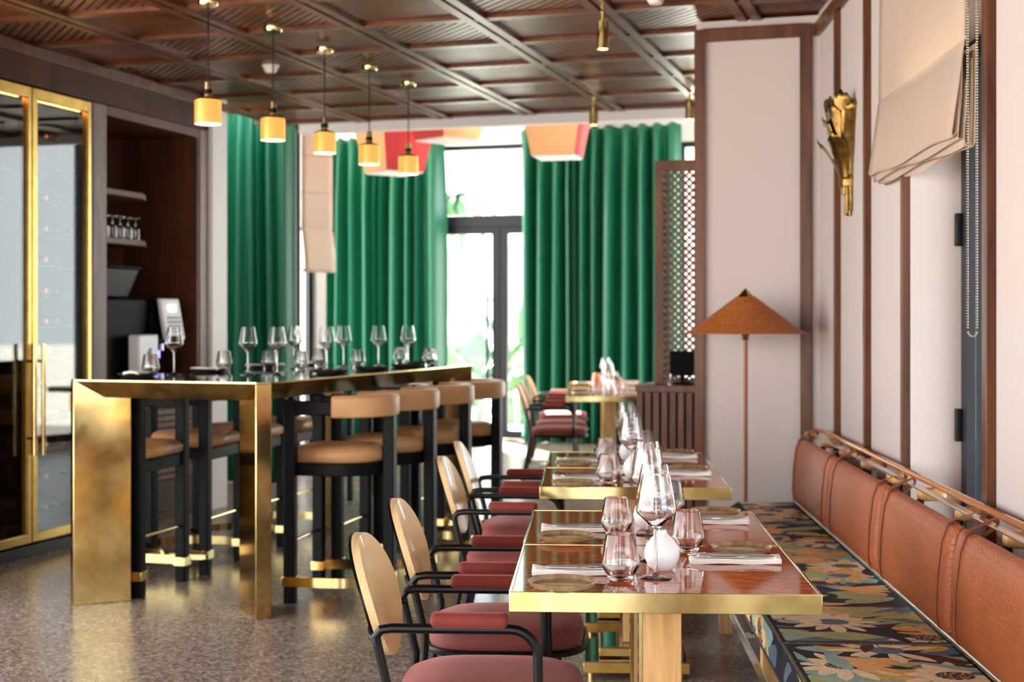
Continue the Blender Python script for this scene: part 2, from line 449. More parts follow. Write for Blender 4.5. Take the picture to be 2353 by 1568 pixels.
# white pier with a wooden frame at the end of the banquette
P0 = Vector((.967, 7.52)); dv = Vector((math.cos(AC), -math.sin(AC))); du = Vector((math.sin(AC), math.cos(AC)))
PT = lambda a, b, z: (P0.x+dv.x*a+du.x*b, P0.y+dv.y*a+du.y*b, z)
struct(M().box(.008, .8, 0, .22, 0, 2.93, PT).build('wall_pier', wall_paint))
f = M()
f.box(0, .052, -.025, .02, 0, 2.885, PT); f.box(.552, .61, -.025, .02, 0, 2.885, PT); f.box(.052, .552, -.025, .02, 2.82, 2.885, PT); f.box(.052, .552, -.025, .02, 0, .1, PT)
struct(f.build('trim_%d' % k, walnut_trim, None, .004)); k += 1
# ceiling: walnut grid with diagonal ribs in every panel (C frame)
c = M()
U0, U1, V0, V1 = -4.0, 10.45, -5.3, 3.0
c.box(V0, V1, U0, U1, 2.99, 3.02, CP)
vs_ = [-1.645-.685*i for i in range(-7, 6)]; us_ = [10.41-.667*i for i in range(0, 21)]
for v in vs_:
    if V0 < v < V1:
        c.box(v-.062, v-.012, U0, U1, 2.92, 2.991, CP); c.box(v+.012, v+.062, U0, U1, 2.92, 2.991, CP)
        c.box(v-.012, v+.012, U0, U1, 2.938, 2.991, CP)
for u in us_:
    c.box(V0, V1, u-.036, u+.036, 2.926, 2.991, CP)
for i, v in enumerate(vs_):
    for j, u in enumerate(us_):
        if u > 10.5 or u < 2.4 or v < -5.2 or v > 1.6: continue
        hx, hy = .2805, .2975
        cx, cy = v+.3425, u-.3335
        sgn = 1 if (i+j) % 2 == 0 else -1
        q = -(hx+hy)
        while q < hx+hy:
            # line y = sgn*x + q clipped to the panel
            xs = sorted((x for x in [-hx, hx] + [sgn*(hy-q), sgn*(-hy-q)] if -hx-1e-6 <= x <= hx+1e-6 and -hy-1e-6 <= sgn*x+q <= hy+1e-6))
            if len(xs) >= 2 and xs[-1]-xs[0] > .02:
                p = CP(cx+xs[0], cy+sgn*xs[0]+q, 2.968); r = CP(cx+xs[-1], cy+sgn*xs[-1]+q, 2.968)
                c.bar(p, r, .034, .044)
            q += .066
struct(c.build('ceiling', ceil_wood, None, 0, 2, 0))
# white fascia closing the lower ceiling and the taller white ceiling of the window bay
struct(M().box(-4.95, 1.95, 10.46, 10.56, 2.855, 3.66, CP).build('trim_%d' % k, white_paint)); k += 1
struct(M().box(-9, 6, 10.46, 15.56, 3.62, 3.7, CP).build('ceiling_bay', white_paint))
# far wall (F frame): pieces beside and above the door
fw = M()
for a0, a1, z0, z1 in ((-3.1, -1.16, 0, 3.62), (.27, 1.74, 0, 3.62), (2.5, 2.9, 0, 3.62), (1.74, 2.5, 3.3, 3.62), (-1.16, .27, 3.38, 3.62)):
    fw.box(a0, a1, 0, .2, z0, z1, FP)
struct(fw.build('wall_far', white_paint))
w5 = bpy.data.objects.new('window_5', None); COL.objects.link(w5); struct(w5)
M().box(1.74, 1.78, .05, .12, 0, 3.3, FP).box(2.44, 2.5, .05, .12, 0, 3.3, FP).box(1.78, 2.44, .05, .12, 0, .08, FP).box(1.78, 2.44, .05, .12, 3.24, 3.3, FP).build('window_frame', frame_black, w5, .005)
M().box(1.78, 2.44, .08, .086, .08, 3.24, FP).build('glass_pane', pane, w5)
struct(M().box(-1.16, .27, -.1, 0, 3.34, 3.42, FP).build('trim_%d' % k, white_paint, None, .01)); k += 1
dr = bpy.data.objects.new('door_1', None); COL.objects.link(dr); struct(dr)
f = M()
f.box(-1.16, -1.09, .03, .12, 0, 3.36, FP); f.box(.2, .27, .03, .12, 0, 3.36, FP)
f.box(-1.09, .2, .03, .12, 3.29, 3.36, FP); f.box(-1.09, .2, .03, .12, 2.41, 2.545, FP)
f.build('door_frame', frame_black, dr, .006)
M().box(-1.09, -1.0, .04, .11, .01, 2.41, FP).box(-.415, -.332, .04, .11, .01, 2.41, FP).box(-1.0, -.415, .04, .11, .01, .1, FP).box(-1.0, -.415, .04, .11, 2.33, 2.41, FP).build('door_leaf', frame_black, dr, .006)
M().box(-.328, -.242, .04, .11, .01, 2.41, FP).box(.12, .2, .04, .11, .01, 2.41, FP).box(-.242, .12, .04, .11, .01, .1, FP).box(-.242, .12, .04, .11, 2.33, 2.41, FP).build('door_leaf', frame_black, dr, .006)
for a0, a1, z0, z1 in ((-1.0, -.415, .1, 2.33), (-.242, .12, .1, 2.33), (-1.09, .2, 2.545, 3.29)):
    M().box(a0, a1, .07, .076, z0, z1, FP).build('glass_pane', pane, dr)
h = M(); h.cyl(FP(-.455, -.03, .62), FP(-.455, -.03, 1.66), .018)
for z in (.72, 1.58): h.cyl(FP(-.455, -.03, z), FP(-.40, .045, z), .009)
h.build('door_handle', black, dr)
# right wall of the window bay and white side return
by = M()
for y0, y1, z0, z1 in ((7.9, 11.9, 0, 3.66), (15.4, 15.7, 0, 3.66), (11.9, 15.4, 3.45, 3.66), (11.9, 15.4, 0, .06)):
    by.box(2.65, 2.85, y0, y1, z0, z1)
struct(by.build('wall_bay', white_paint))
wb = bpy.data.objects.new('window_4', None); COL.objects.link(wb); struct(wb)
f = M()
for y in (11.9, 13.03, 14.17, 15.32): f.box(2.72, 2.8, y, y+.08, .06, 3.45)
f.box(2.72, 2.8, 11.98, 15.32, .06, .14).box(2.72, 2.8, 11.98, 15.32, 3.37, 3.45)
f.build('window_frame', frame_black, wb, .005)
M().box(2.755, 2.76, 11.98, 15.32, .14, 3.37).build('glass_pane', pane, wb)
# angled wall at the left of the bay with a window
QD = Vector((.777, .629)); QN = Vector((.629, -.777))
QP = lambda s_, o, z: (-2.06+QD.x*s_+QN.x*o, 13.0+QD.y*s_+QN.y*o, z)
lw = M()
for s0, s1, z0, z1 in ((-.22, .04, 0, 3.62), (.04, .32, 3.2, 3.62), (.32, .42, 0, 3.62), (.04, .32, 0, .12)):
    lw.box(s0, s1, -.2, 0, z0, z1, QP)
struct(lw.build('wall_left_bay', white_paint))
SP_ = lambda a, b, z: (-2.50+.957*a+.289*b, 11.74-.289*a+.957*b, z)
struct(M().box(-.2, -.1, -1.5, 1.22, 0, 3.62, SP_).build('wall_left_alcove', white_paint))
wr = bpy.data.objects.new('window_3', None); COL.objects.link(wr); struct(wr)
f = M()
for s0, s1 in ((.04, .08), (.28, .32), (.15, .19)): f.box(s0, s1, -.14, -.07, .12, 3.2, QP)
f.box(.08, .28, -.14, -.07, .12, .2, QP); f.box(.08, .28, -.14, -.07, 3.12, 3.2, QP)
f.build('window_frame', frame_black, wr, .005)
M().box(.08, .28, -.11, -.104, .2, 3.12, QP).build('glass_pane', pane, wr)
# left wall: header, piers and wall behind the cabinets (C frame, face at v = -5.0)
hw = M(); hw.box(-5.7, -5.0, 5.54, 9.08, 2.705, 2.965, CP)
struct(hw.build('wall_left_header', walnut))
struct(M().box(-5.02, -4.955, 5.54, 9.29, 2.86, 2.92, CP).build('trim_%d' % k, walnut_trim, None, .004)); k += 1
struct(M().box(-5.7, -4.97, 9.08, 9.3, 0, 2.965, CP).build('wall_left_pier', white_paint, None, .004))
struct(M().box(-5.8, -5.7, 5.54, 9.3, 0, 2.965, CP).build('wall_left', white_paint))
# back of the room behind the viewpoint: piers between tall openings
bw = M()
for x0, x1 in ((-8, -6.6), (-5.2, -3.9), (-2.4, -1.3), (.1, .8), (1.6, 3)):
    bw.box(x0, x1, -4.2, -4.0, 0, 3.0)
bw.box(-8, 3, -4.2, -4.0, 2.75, 3.0)
struct(bw.build('wall_back', wall_paint))
# ------------------------------------------------------------------ curtains
def curtain(name, label, p0, p1, z0, z1a, z1b, nf, amp, seed, nor):
    rnd = random.Random(seed)
    p0, p1 = Vector(p0), Vector(p1); nor = Vector(nor)
    ph = [0]
    for i in range(nf): ph.append(ph[-1]+rnd.uniform(.45, 1.7))
    tot = ph[-1]; am = [rnd.uniform(.55, 1.25) for _ in range(nf+1)]
    off = [rnd.uniform(-.35, .35) for _ in range(nf+1)]
    n = nf*10
    def fn(u, v):
        x = u*tot; i = 0
        while i < nf-1 and ph[i+1] < x: i += 1
        t = (x-ph[i])/(ph[i+1]-ph[i])
        a = am[i]*(1-t)+am[i+1]*t
        zt = z1a*(1-u)+z1b*u
        w_ = -math.cos(2*PI*t)
        w_ = math.copysign(abs(w_)**.8, w_)
        g = .45+.55*min(1, (1-v)*5) if v > .8 else 1
        if v > .985: g *= .8
        o_ = w_*a*amp*g + .02*math.sin(3*v+i)
        q = p0.lerp(p1, u)
        sh = off[i]*.05*(1-v)*math.sin(PI*t)
        d = (p1-p0).normalized()
        zz = z0+(zt-z0)*v + (.012*w_ if v > .99 else 0)
        return (q.x+nor.x*o_+d.x*sh, q.y+nor.y*o_+d.y*sh, zz)
    m = M().grid(fn, n, 24)
    o = m.build(name, velvet_green, None, 0, 2, 60, .006)
    return tag(o, label, 'curtain')
e0 = FP(-2.50, -.27); e1 = FP(-.90, -.27)
curtain('curtain', 'green velvet curtain hanging left of the glass door', e0[:2], e1[:2], .006, 3.455, 3.36, 11, .13, 3, (-math.sin(AC), -math.cos(AC)))
e0 = FP(.01, -.27); e1 = FP(1.80, -.27)
curtain('curtain', 'widest green velvet curtain right of the glass door, behind the wooden lattice screen', e0[:2], e1[:2], .006, 3.455, 3.46, 12, .13, 12, (-math.sin(AC), -math.cos(AC)))
e0 = (-2.50, 11.90, 0); e1 = (-1.80, 11.69, 0)
curtain('curtain', 'dark green curtain in shade beside the white pier, leftmost of the three', e0[:2], e1[:2], .006, 3.45, 3.45, 7, .06, 21, (-.289, -.957))
# ------------------------------------------------------------------ roman blinds
bl = thing('roman_blind', 'cream linen roman blind half raised over the right window', 'blind', RP(1.33, 1.85, 1.9), -AR)
def bl_loc(m):   # R-frame coords -> local to the blind
    return m.xf(lambda a, b, z: (a-1.33, b-1.85, z-1.9))
prof = [(1.334, 2.96), (1.332, 2.6), (1.328, 2.23), (1.332, 2.222), (1.326, 2.214), (1.31, 2.08), (1.288, 1.935), (1.293, 1.922), (1.306, 1.93), (1.322, 2.18), (1.318, 2.05), (1.306, 1.917), (1.312, 1.907), (1.324, 1.915), (1.338, 2.19), (1.334, 2.05), (1.326, 1.905), (1.332, 1.896), (1.342, 1.905), (1.351, 2.18), (1.35, 2.0), (1.346, 1.896), (1.352, 1.889), (1.358, 1.896), (1.362, 2.2)]
def bfn(u, v):
    i = min(len(prof)-2, int(v*(len(prof)-1))); t = v*(len(prof)-1)-i
    a = prof[i][0]*(1-t)+prof[i+1][0]*t; z = prof[i][1]*(1-t)+prof[i+1][1]*t
    b = 1.21+1.29*u + .0015*math.sin(v*37)
    if i >= 6: z += .006*math.sin(u*9+i*1.7)
    return (a, b, z)
bl_loc(M().grid(bfn, 16, len(prof)-1)).build('blind_fabric', blind_mat, bl, 0, 2, 50, .0035)
ch = M()
z = 2.95
while z > 1.33:
    ch.ell((1.325, 1.17, z), (.0036,)*3, 6, 4); ch.ell((1.353, 1.17, z), (.0036,)*3, 6, 4); z -= .0085
for i in range(1, 8):
    t = PI*i/8
    ch.ell((1.339-.014*math.cos(t), 1.17, 1.328-.02*math.sin(t)), (.0036,)*3, 6, 4)
bl_loc(ch).build('bead_chain', plain('chain_beads', rgb(190, 172, 150), .3, .6), bl)
bl_loc(M().box(1.335, 1.365, 1.16, 2.5, 2.93, 2.975)).build('headrail', white_paint, bl, .004)
b2 = thing('roman_blind', 'pale roman blind lowered in the far window between two green curtains', 'blind', QP(.2, .16, 1.78), math.atan2(QD.y, QD.x))
bf = M()
prof2 = [(0, 1.72), (0, 1.42), (.012, 1.415), (0, 1.41), (0, 1.08), (.012, 1.075), (0, 1.07), (0, .74), (.012, .735), (0, .73), (0, .42), (.014, .4), (-.012, .37), (-.045, .2), (-.06, .03), (-.03, .01), (.01, .04)]
bf.grid(lambda u, v: (-.14+.33*u, prof2[min(16, round(v*16))][0], prof2[min(16, round(v*16))][1]), 6, 16)
bf.build('blind_fabric', blind_fabric('white_blind_linen', rgb(226, 216, 206), .4), b2, 0, 2, 50, .004)
# ------------------------------------------------------------------ wine cabinet on the left wall
wc = thing('wine_cabinet', 'tall glass-fronted wine cabinet with brass framed doors', 'cabinet', CP(-5.0, 7.0, 0), -AC)
L = M()   # local: x = outwards (v), y = along wall (u), from u=5.0 to 7.64
L.box(-.66, 0, -1.45, .62, 0, .06).box(-.66, -.02, -1.45, .62, 2.66, 2.698).box(-.66, -.62, -1.45, .62, .06, 2.66).box(-.66, 0, .605, .635, .06, 2.698).box(-.66, -.05, -.01, .02, .06, 2.66).box(-.66, 0, -1.45, -1.42, .06, 2.698)
L.build('carcass', fridge_dark, wc, .003)
for (y0, y1, hy) in ((-.70, .004, -.03), (.012, .600, .055), (-1.42, -.71, -.74)):
    d_ = M()
    d_.box(-.03, .012, y0, y0+.045, .08, 2.69).box(-.03, .012, y1-.03, y1, .08, 2.69).box(-.03, .012, y0+.045, y1-.03, .08, .13).box(-.03, .012, y0+.045, y1-.03, 2.63, 2.69)
    dd = d_.build('door', brass_dull, wc, .003)
    M().box(-.012, -.006, y0+.045, y1-.03, .13, 2.63).build('glass_pane', pane_dark, dd)
    hh = M(); hh.cyl((.055, hy, .58), (.055, hy, 1.22), .013)
    for z in (.68, 1.12): hh.cyl((.055, hy, z), (.005, hy, z), .008)
    hh.build('handle', brass, dd)
rk = M()
for i in range(13):
    z = .2+.185*i
    rk.box(-.5, -.08, -1.41, .6, z-.008, z, None)
rk.build('rack', fridge_dark, wc)
M().box(-.07, -.06, -1.40, -.02, 2.635, 2.65).build('light_strip', led_warm, wc)
M().box(-.07, -.06, .03, .59, 2.635, 2.65).build('light_strip', led_warm, wc)
bt = thing('wine_bottle', 'x', 'bottle')
bb = M()
bb.lathe([(.001, 0), (.036, 0), (.037, .01), (.037, .19), (.03, .215), (.016, .24), (.0145, .29), (.0145, .3), (.001, .3)], 12).xf(lambda x, y, z: (z-.3, x, y+.037))
bb.build('glass_body', bottle_glass, bt)
bb = M().lathe([(.001, .245), (.0166, .245), (.0158, .302), (.001, .303)], 12).xf(lambda x, y, z: (z-.3, x, y+.037))
bb.build('capsule', capsule, bt)
BT = Proto(bt)
for i in range(13):
    z = .2+.185*i
    for y in (-.6, -.48, -.36, -.24, -.12, .09, .21, .33, .45, .54):
        if (i*7+int(y*100)) % 5 == 0 and i > 7: continue
        BT.put(CP(-5.12, 7.0+y, z), -AC, 'dark wine bottle lying on the racks of the wine cabinet, copper capsule forward', 'bottle', 'bottles in the wine cabinet')
# ------------------------------------------------------------------ back bar niche
nb = thing('back_bar_cabinet', 'walnut back bar niche with two shelves and slatted base', 'cabinet', CP(-5.0, 8.36, 0), -AC)
# local y from -.72 (u 7.64) to .72 (u 9.08)
M().box(-.6, 0, -.72, -.573, 0, 2.70).build('side_panel', pale_jamb, nb, .004)
M().box(-.6, 0, .60, .72, 0, 2.70).build('side_panel', pale_jamb, nb, .004)
M().box(-.6, -.01, .575, .60, .95, 2.64).build('inner_lining', niche_wood, nb)
M().box(-.6, -.01, -.573, -.56, .95, 2.64).build('inner_lining', niche_wood, nb)
M().box(-.62, -.6, -.573, .60, 0, 2.70).build('back_panel', niche_wood, nb)
M().box(-.6, -.005, -.573, .60, 2.64, 2.70).build('top_panel', niche_wood, nb)
M().box(-.6, .01, -.573, .60, .91, .95).build('countertop', appliance, nb, .004)
for z in (2.165, 1.85):
    M().prism([(-.6, -.56), (-.12, -.56), (-.12, .05), (-.2, .22), (-.6, .22)], z, z+.04).build('shelf', slat_wood, nb, .004)
s_ = M(); z = .28
while z < .88:
    s_.box(-.03, -.005, -.573, .60, z, z+.03); z += .044
s_.build('slatted_front', slat_wood, nb, .003)
M().box(-.6, -.03, -.573, .60, 0, .9).build('base_carcass', walnut, nb)
M().box(-.03, -.012, -.573, .60, .06, .27).build('kick_panel', walnut, nb, .003)
# inverted glasses on the lower shelf
ig = M().lathe([(.0255, 0), (.031, .03), (.026, .075), (.004, .09), (.004, .135), (.008, .142), (.029, .146), (.029, .149), (.001, .149), (.002, .14), (.002, .094), (.024, .077), (.0295, .03), (.0245, 0)], 16).build('wine_glass', glass)
IG = Proto(ig)
for i in range(7):
    IG.put(CP(-5.19, 7.875+.092*i, 1.89), 0, 'small stemmed glass turned upside down on the lower niche shelf', 'glass', 'upturned glasses on the niche shelf')
# coffee machine
cm = thing('coffee_machine', 'black automatic coffee machine with white keypad in the niche', 'coffee machine', CP(-5.0, 8.36, .95), -AC)
M().box(-.56, -.06, -.5, .02, 0, .55).build('body', appliance, cm, .02)
M().box(-.5, -.03, .02, .30, .24, .54).box(-.52, -.2, .02, .32, 0, .24).build('brew_head', appliance, cm, .02)
pn = M().box(-.03, .0, .06, .31, .27, .55)
pn = pn.xf(lambda x, y, z: (x+(.55-z)*.18, y, z)).build('control_panel', appl_white, cm, .012, 3)
M().box(.012, .016, .14, .24, .455, .505).build('screen', screen_glow, pn)
ky = M()
for r_ in range(5):
    for q in range(4):
        y = .115+.045*q; z = .30+.028*r_
        x = (.55-z)*.18
        ky.box(x, x+.004, y, y+.03, z, z+.016)
ky.build('keys', key_grey, pn)
M().box(-.2, -.02, .02, .32, 0, .03).build('drip_tray', appliance, cm, .004)
M().cyl((-.06, .17, .2), (-.06, .17, .26), .02).build('spout', steel, cm)
M().cyl((-.05, .12, .15), (-.05, .12, .2), .012).build('status_light', blue_led, cm)
hp = M().prism([(-.42, -.42), (-.12, -.42), (-.12, -.14), (-.42, -.14)], .55, .74, [(-.46, -.46), (-.08, -.46), (-.08, -.06), (-.46, -.06)]).build('bean_hopper', hop_plastic, cm, .01)
M().box(-.47, -.07, -.47, -.05, .74, .755).build('lid', appliance, hp, .004)
mc = thing('milk_cooler', 'white upright milk cooler box standing before the coffee machine', 'appliance', CP(-4.98, 8.18, .95), -AC)
M().box(-.04, .04, -.12, .12, 0, .31).build('housing', appl_white, mc, .012, 3)
mk = M().ell((.041, .01, .19), (.002, .028, .02), 10, 6).ell((.041, -.01, .165), (.002, .014, .02), 8, 6).ell((.041, .02, .215), (.002, .02, .008), 8, 6)
mk.build('printed_mark', plain('mark_grey', rgb(70, 70, 74), .5), mc)
# ------------------------------------------------------------------ communal bar table
LB, WB, ZT = 2.75, 1.07, 1.073
tb = thing('bar_table', 'long brass bar table with dark top and slab legs', 'table', BP(0, 0, 0), -AB)
cc = .05
def octo(i):
    return [(-WB+i+cc, i), (-i-cc, i), (-i, i+cc), (-i, LB-i-cc), (-i-cc, LB-i), (-WB+i+cc, LB-i), (-WB+i, LB-i-cc), (-WB+i, i+cc)]
M().prism(octo(.10), ZT-.088, ZT-.006, octo(0)).build('apron', brassy('weathered_brass', rgb(168, 136, 72), rgb(216, 186, 116), .24, .46, 16), tb, .002)
rim = M(); o1, o2 = octo(0), octo(.012)
for i in range(8):
    j = (i+1) % 8
    rim.add([(*o1[i], ZT-.006), (*o1[j], ZT-.006), (*o1[j], ZT), (*o1[i], ZT), (*o2[i], ZT), (*o2[j], ZT)], [(0, 1, 2, 3), (3, 2, 5, 4)])
rim.build('rim', brass, tb)
M().prism(octo(.012), ZT-.006, ZT).build('tabletop', bar_top, tb)
for sx, sy, ox, oy in ((1, 1, -WB, 0), (-1, 1, 0, 0), (1, -1, -WB, LB), (-1, -1, 0, LB)):
    d = Vector((sx, sy)).normalized(); n_ = Vector((-d.y, d.x)); c0 = Vector((ox, oy))+d*.033
    pts = [c0+n_*.037, c0-n_*.037, c0-n_*.037+d*.27, c0+n_*.037+d*.27]
    M().prism([(p.x, p.y) for p in pts], 0, ZT-.007).build('leg', brass_old, tb, .003)
# ------------------------------------------------------------------ bar stools
def upath(fx, r, n=14, s=1.0, off=0):
    r = r+off
    p = [(fx, -r), (fx*.5, -r), (0, -r)]
    for i in range(1, n): p.append((r*math.sin(PI*i/n), -r*math.cos(PI*i/n)))
    return p+[(0, r), (fx*.5, r), (fx, r)]
st = thing('bar_stool', 'x', 'stool')
FX, RR = -.21, .222
sw, shh = .028, .028
for sy in (-1, 1):
    M().box(FX-.028, FX+.028, sy*RR-.028, sy*RR+.028, 0, .975).build('leg', charcoal, st, .006)
M().box(RR-.028, RR+.028, -.036, .036, 0, .9).build('leg', charcoal, st, .006)
M().sweep([(x, y, .935) for x, y in upath(FX, RR)], [(-.02, -.034), (.02, -.034), (.02, .034), (-.02, .034)]).build('back_rail', charcoal, st, .006)
pth = [(x, y, .94) for x, y in upath(FX, RR, 18) if x > -.03]
M().sweep(pth, [(-.036, -.05), (.036, -.05), (.042, -.03), (.042, .04), (.03, .055), (-.03, .055), (-.042, .04), (-.042, -.03)]).build('back_pad', tan_leather, st, .008, 3)
seatp = [(-.225, -.185), (0, -.19)]+[(.19*math.sin(PI*i/12), -.19*math.cos(PI*i/12)) for i in range(1, 12)]+[(0, .19), (-.225, .185)]
M().prism(seatp, .605, .668).build('seat_frame', charcoal, st, .006)
inn = [(x*.8-.005, y*.8) for x, y in seatp]
cu = M(); n_ = len(seatp)
rings = [([(x*.96, y*.96) for x, y in seatp], .668), ([(x*1.03, y*1.03) for x, y in seatp], .683), ([(x*1.04, y*1.04) for x, y in seatp], .712), ([(x*.99, y*.99) for x, y in seatp], .733), ([(x*.86, y*.86) for x, y in seatp], .746), ([(x*.5, y*.5) for x, y in seatp], .752)]
vs = []
for rg, z in rings: vs += [(x, y, z) for x, y in rg]
fs = [tuple(range(n_))[::-1], tuple(range((len(rings)-1)*n_, len(rings)*n_))]
for i in range(len(rings)-1):
    fs += [(i*n_+q, i*n_+(q+1) % n_, (i+1)*n_+(q+1) % n_, (i+1)*n_+q) for q in range(n_)]
cu.add(vs, fs).build('seat', tan_leather, st, 0, 2, 80)
M().sweep([(x, y, .105) for x, y in upath(FX, RR, 14, 1, .031)], [(-.004, -.023), (.004, -.023), (.004, .023), (-.004, .023)]).build('foot_band', brass, st)
for sy in (-1, 1): M().box(FX-.034, FX+.034, sy*RR-.034, sy*RR+.034, .083, .128).build('band_sleeve', brass, st, .002)
M().cyl((FX, -RR+.02, .29), (FX, RR-.02, .29), .008).build('front_rod', brass, st)
ST = Proto(st)
ord_ = ['nearest', 'second', 'third', 'farthest']
for i in range(4):
    bx, by = -1.024+.54*.317*i+.984*.21, 7.04+.54*.948*i-.176*.21
    ST.put((bx, by, 0), math.radians((-10.1, -13, -15, -16)[i]), 'tan leather bar stool on the right side of the brass bar table, %s of four' % ord_[i], 'stool', 'bar stools on the right side')
for i in range(4):
    q = (0, .65, 1.19, 1.72)[i]
    bx, by = -1.77+q*.28-.966*.21, 7.17+q*.96+.256*.21
    ST.put((bx, by, 0), math.radians(165+(0, 2, -1, 1)[i]), 'tan leather bar stool on the niche side of the bar table, %s of four' % ord_[i], 'stool', 'bar stools on the niche side')
# ------------------------------------------------------------------ glassware, crockery
tum = M().lathe([(.0005, 0), (.024, 0), (.029, .004), (.0455, .034), (.0458, .042), (.0345, .108), (.0335, .1085), (.0330, .107), (.0441, .042), (.0437, .036), (.026, .014), (.0005, .011)], 28).build('tumbler', glass)
wine = M().lathe([(.0005, 0), (.040, 0), (.0405, .0012), (.036, .003), (.01, .0075), (.0045, .014), (.0036, .03), (.0036, .105), (.005, .116), (.012, .123), (.046, .156), (.0485, .163), (.0475, .17), (.0335, .247), (.0328, .247), (.0466, .17), (.0474, .163), (.045, .157), (.011, .1255), (.0005, .121)], 28).build('wine_glass', glass)
TUM, WINE = Proto(tum), Proto(wine)
pl_prof = [(.0005, .003), (.05, .003), (.052, 0), (.058, 0), (.06, .003), (.074, .008), (.08, .018), (.0785, .0195), (.0765, .018), (.071, .010), (.06, .0075), (.0005, .0072)]
PLATE = Proto(M().lathe(pl_prof, 36).build('plate', plate_mat))
DPLATE = Proto(M().lathe([(r*1.25, z) for r, z in pl_prof], 32).build('plate', dark_plate))
def napkin_mesh(L_, W_):
    m = M()
    def fn(u, v, off):
        x = -L_/2+L_*u; fl = max(0, (.22-u)/.22)
        wv = W_*(1+.35*fl*fl)
        z = .003+off+.008*fl*math.sin(v*PI)+.0012*math.sin(u*9+v*2)
        return (x, (v-.5)*wv, z)
    nu, nv = 18, 8
    for k_, off in enumerate((0, .0038, .0076)):
        m.grid(lambda u, v, o=off: fn(u, v, o), nu, nv)
    return m.build('napkin', linen, None, 0, 2, 60, .0037)
NAP = Proto(napkin_mesh(.225, .06))
kn = M()
kn.grid(lambda u, v: (-.105+.21*u, (v-.5)*(.010 if u < .45 else .018*(1-max(0, u-.85)*5)), 0), 14, 2)
KNIFE = Proto(kn.build('knife', steel_fine, None, 0, 2, 60, .0045))
fk = M()
fk.bar((-.1, 0, .001), (.035, 0, .003), .009, .0045).bar((.035, 0, .002), (.055, 0, .004), .016, .002)
for q in range(4): fk.bar((.054, -.0075+.005*q, .004), (.1, -.0075+.005*q, .001), .0028, .0018)
FORK = Proto(fk.build('fork', steel_fine))
va = thing('bud_vase', 'x', 'vase')
M().lathe([(.0005, 0), (.022, 0), (.033, .008), (.0425, .03), (.0435, .042), (.039, .06), (.027, .077), (.013, .09), (.0115, .098), (.0085, .098), (.0095, .088), (.0005, .08)], 32).build('vase_body', porcelain, va)
fl = M()
fl.tube([(0, 0, .085), (-.004, .003, .12), (-.014, .006, .17)], .0009, 6).tube([(0, 0, .085), (.006, -.002, .11), (.008, -.004, .145)], .0009, 6)
fo = fl.build('flower_stem', black, va)
M().ell((-.014, .006, .172), (.008, .008, .0045)).ell((.008, -.004, .148), (.0095, .0095, .0095)).build('flower_head', blue_flower, fo)
VASE = Proto(va)
# ------------------------------------------------------------------ dining tables
TW, TL, TZ = .70, .69, .745
tt = thing('dining_table', 'x', 'table')
rm = M()
for x0, x1, y0, y1 in ((0, TW, 0, .006), (0, TW, TL-.006, TL), (0, .006, .006, TL-.006), (TW-.006, TW, .006, TL-.006)):
    rm.box(x0, x1, y0, y1, TZ-.046, TZ)
rm.box(.006, TW-.006, .006, TL-.006, TZ-.046, TZ-.03)
rm.build('rim', brass, tt, .0012)
M().box(.006, TW-.006, .006, TL-.006, TZ-.03, TZ-.002).build('tabletop', burl, tt)
PX, PY = .36, .345
M().box(PX-.05, PX+.046, PY-.055, PY+.055, .11, TZ-.046).build('pedestal', oak, tt, .003)
M().box(PX-.058, PX-.05, PY-.056, PY+.056, .11, TZ-.046).build('side_plate', brass, tt)
for h_, z0, z1 in ((.2, .025, .065), (.14, .075, .105)):
    M().box(PX-h_, PX+h_, PY-h_, PY+h_, z0, z1).build('base_plate', brass_dull, tt, .002)
    M().box(PX-h_+.006, PX+h_-.006, PY-h_+.006, PY+h_-.006, z1, z1+.004).build('base_top', black_mirror, tt)
ft = M()
for sx in (-.17, .17):
    for sy in (-.17, .17): ft.cyl((PX+sx, PY+sy, 0), (PX+sx, PY+sy, .025), .014)
ft.cyl((PX, PY, .06), (PX, PY, .08), .06)
ft.build('feet', brass, tt)
TAB = Proto(tt)
ROWS = [(0, 'nearest dining table'), (.696, 'second dining table from the front'), (2.02, 'third dining table from the front'), (2.716, 'fourth dining table from the front'),
        (8.2, 'first far table by the curtain'), (8.9, 'second far table by the curtain'), (10.1, 'last far table by the curtain')]
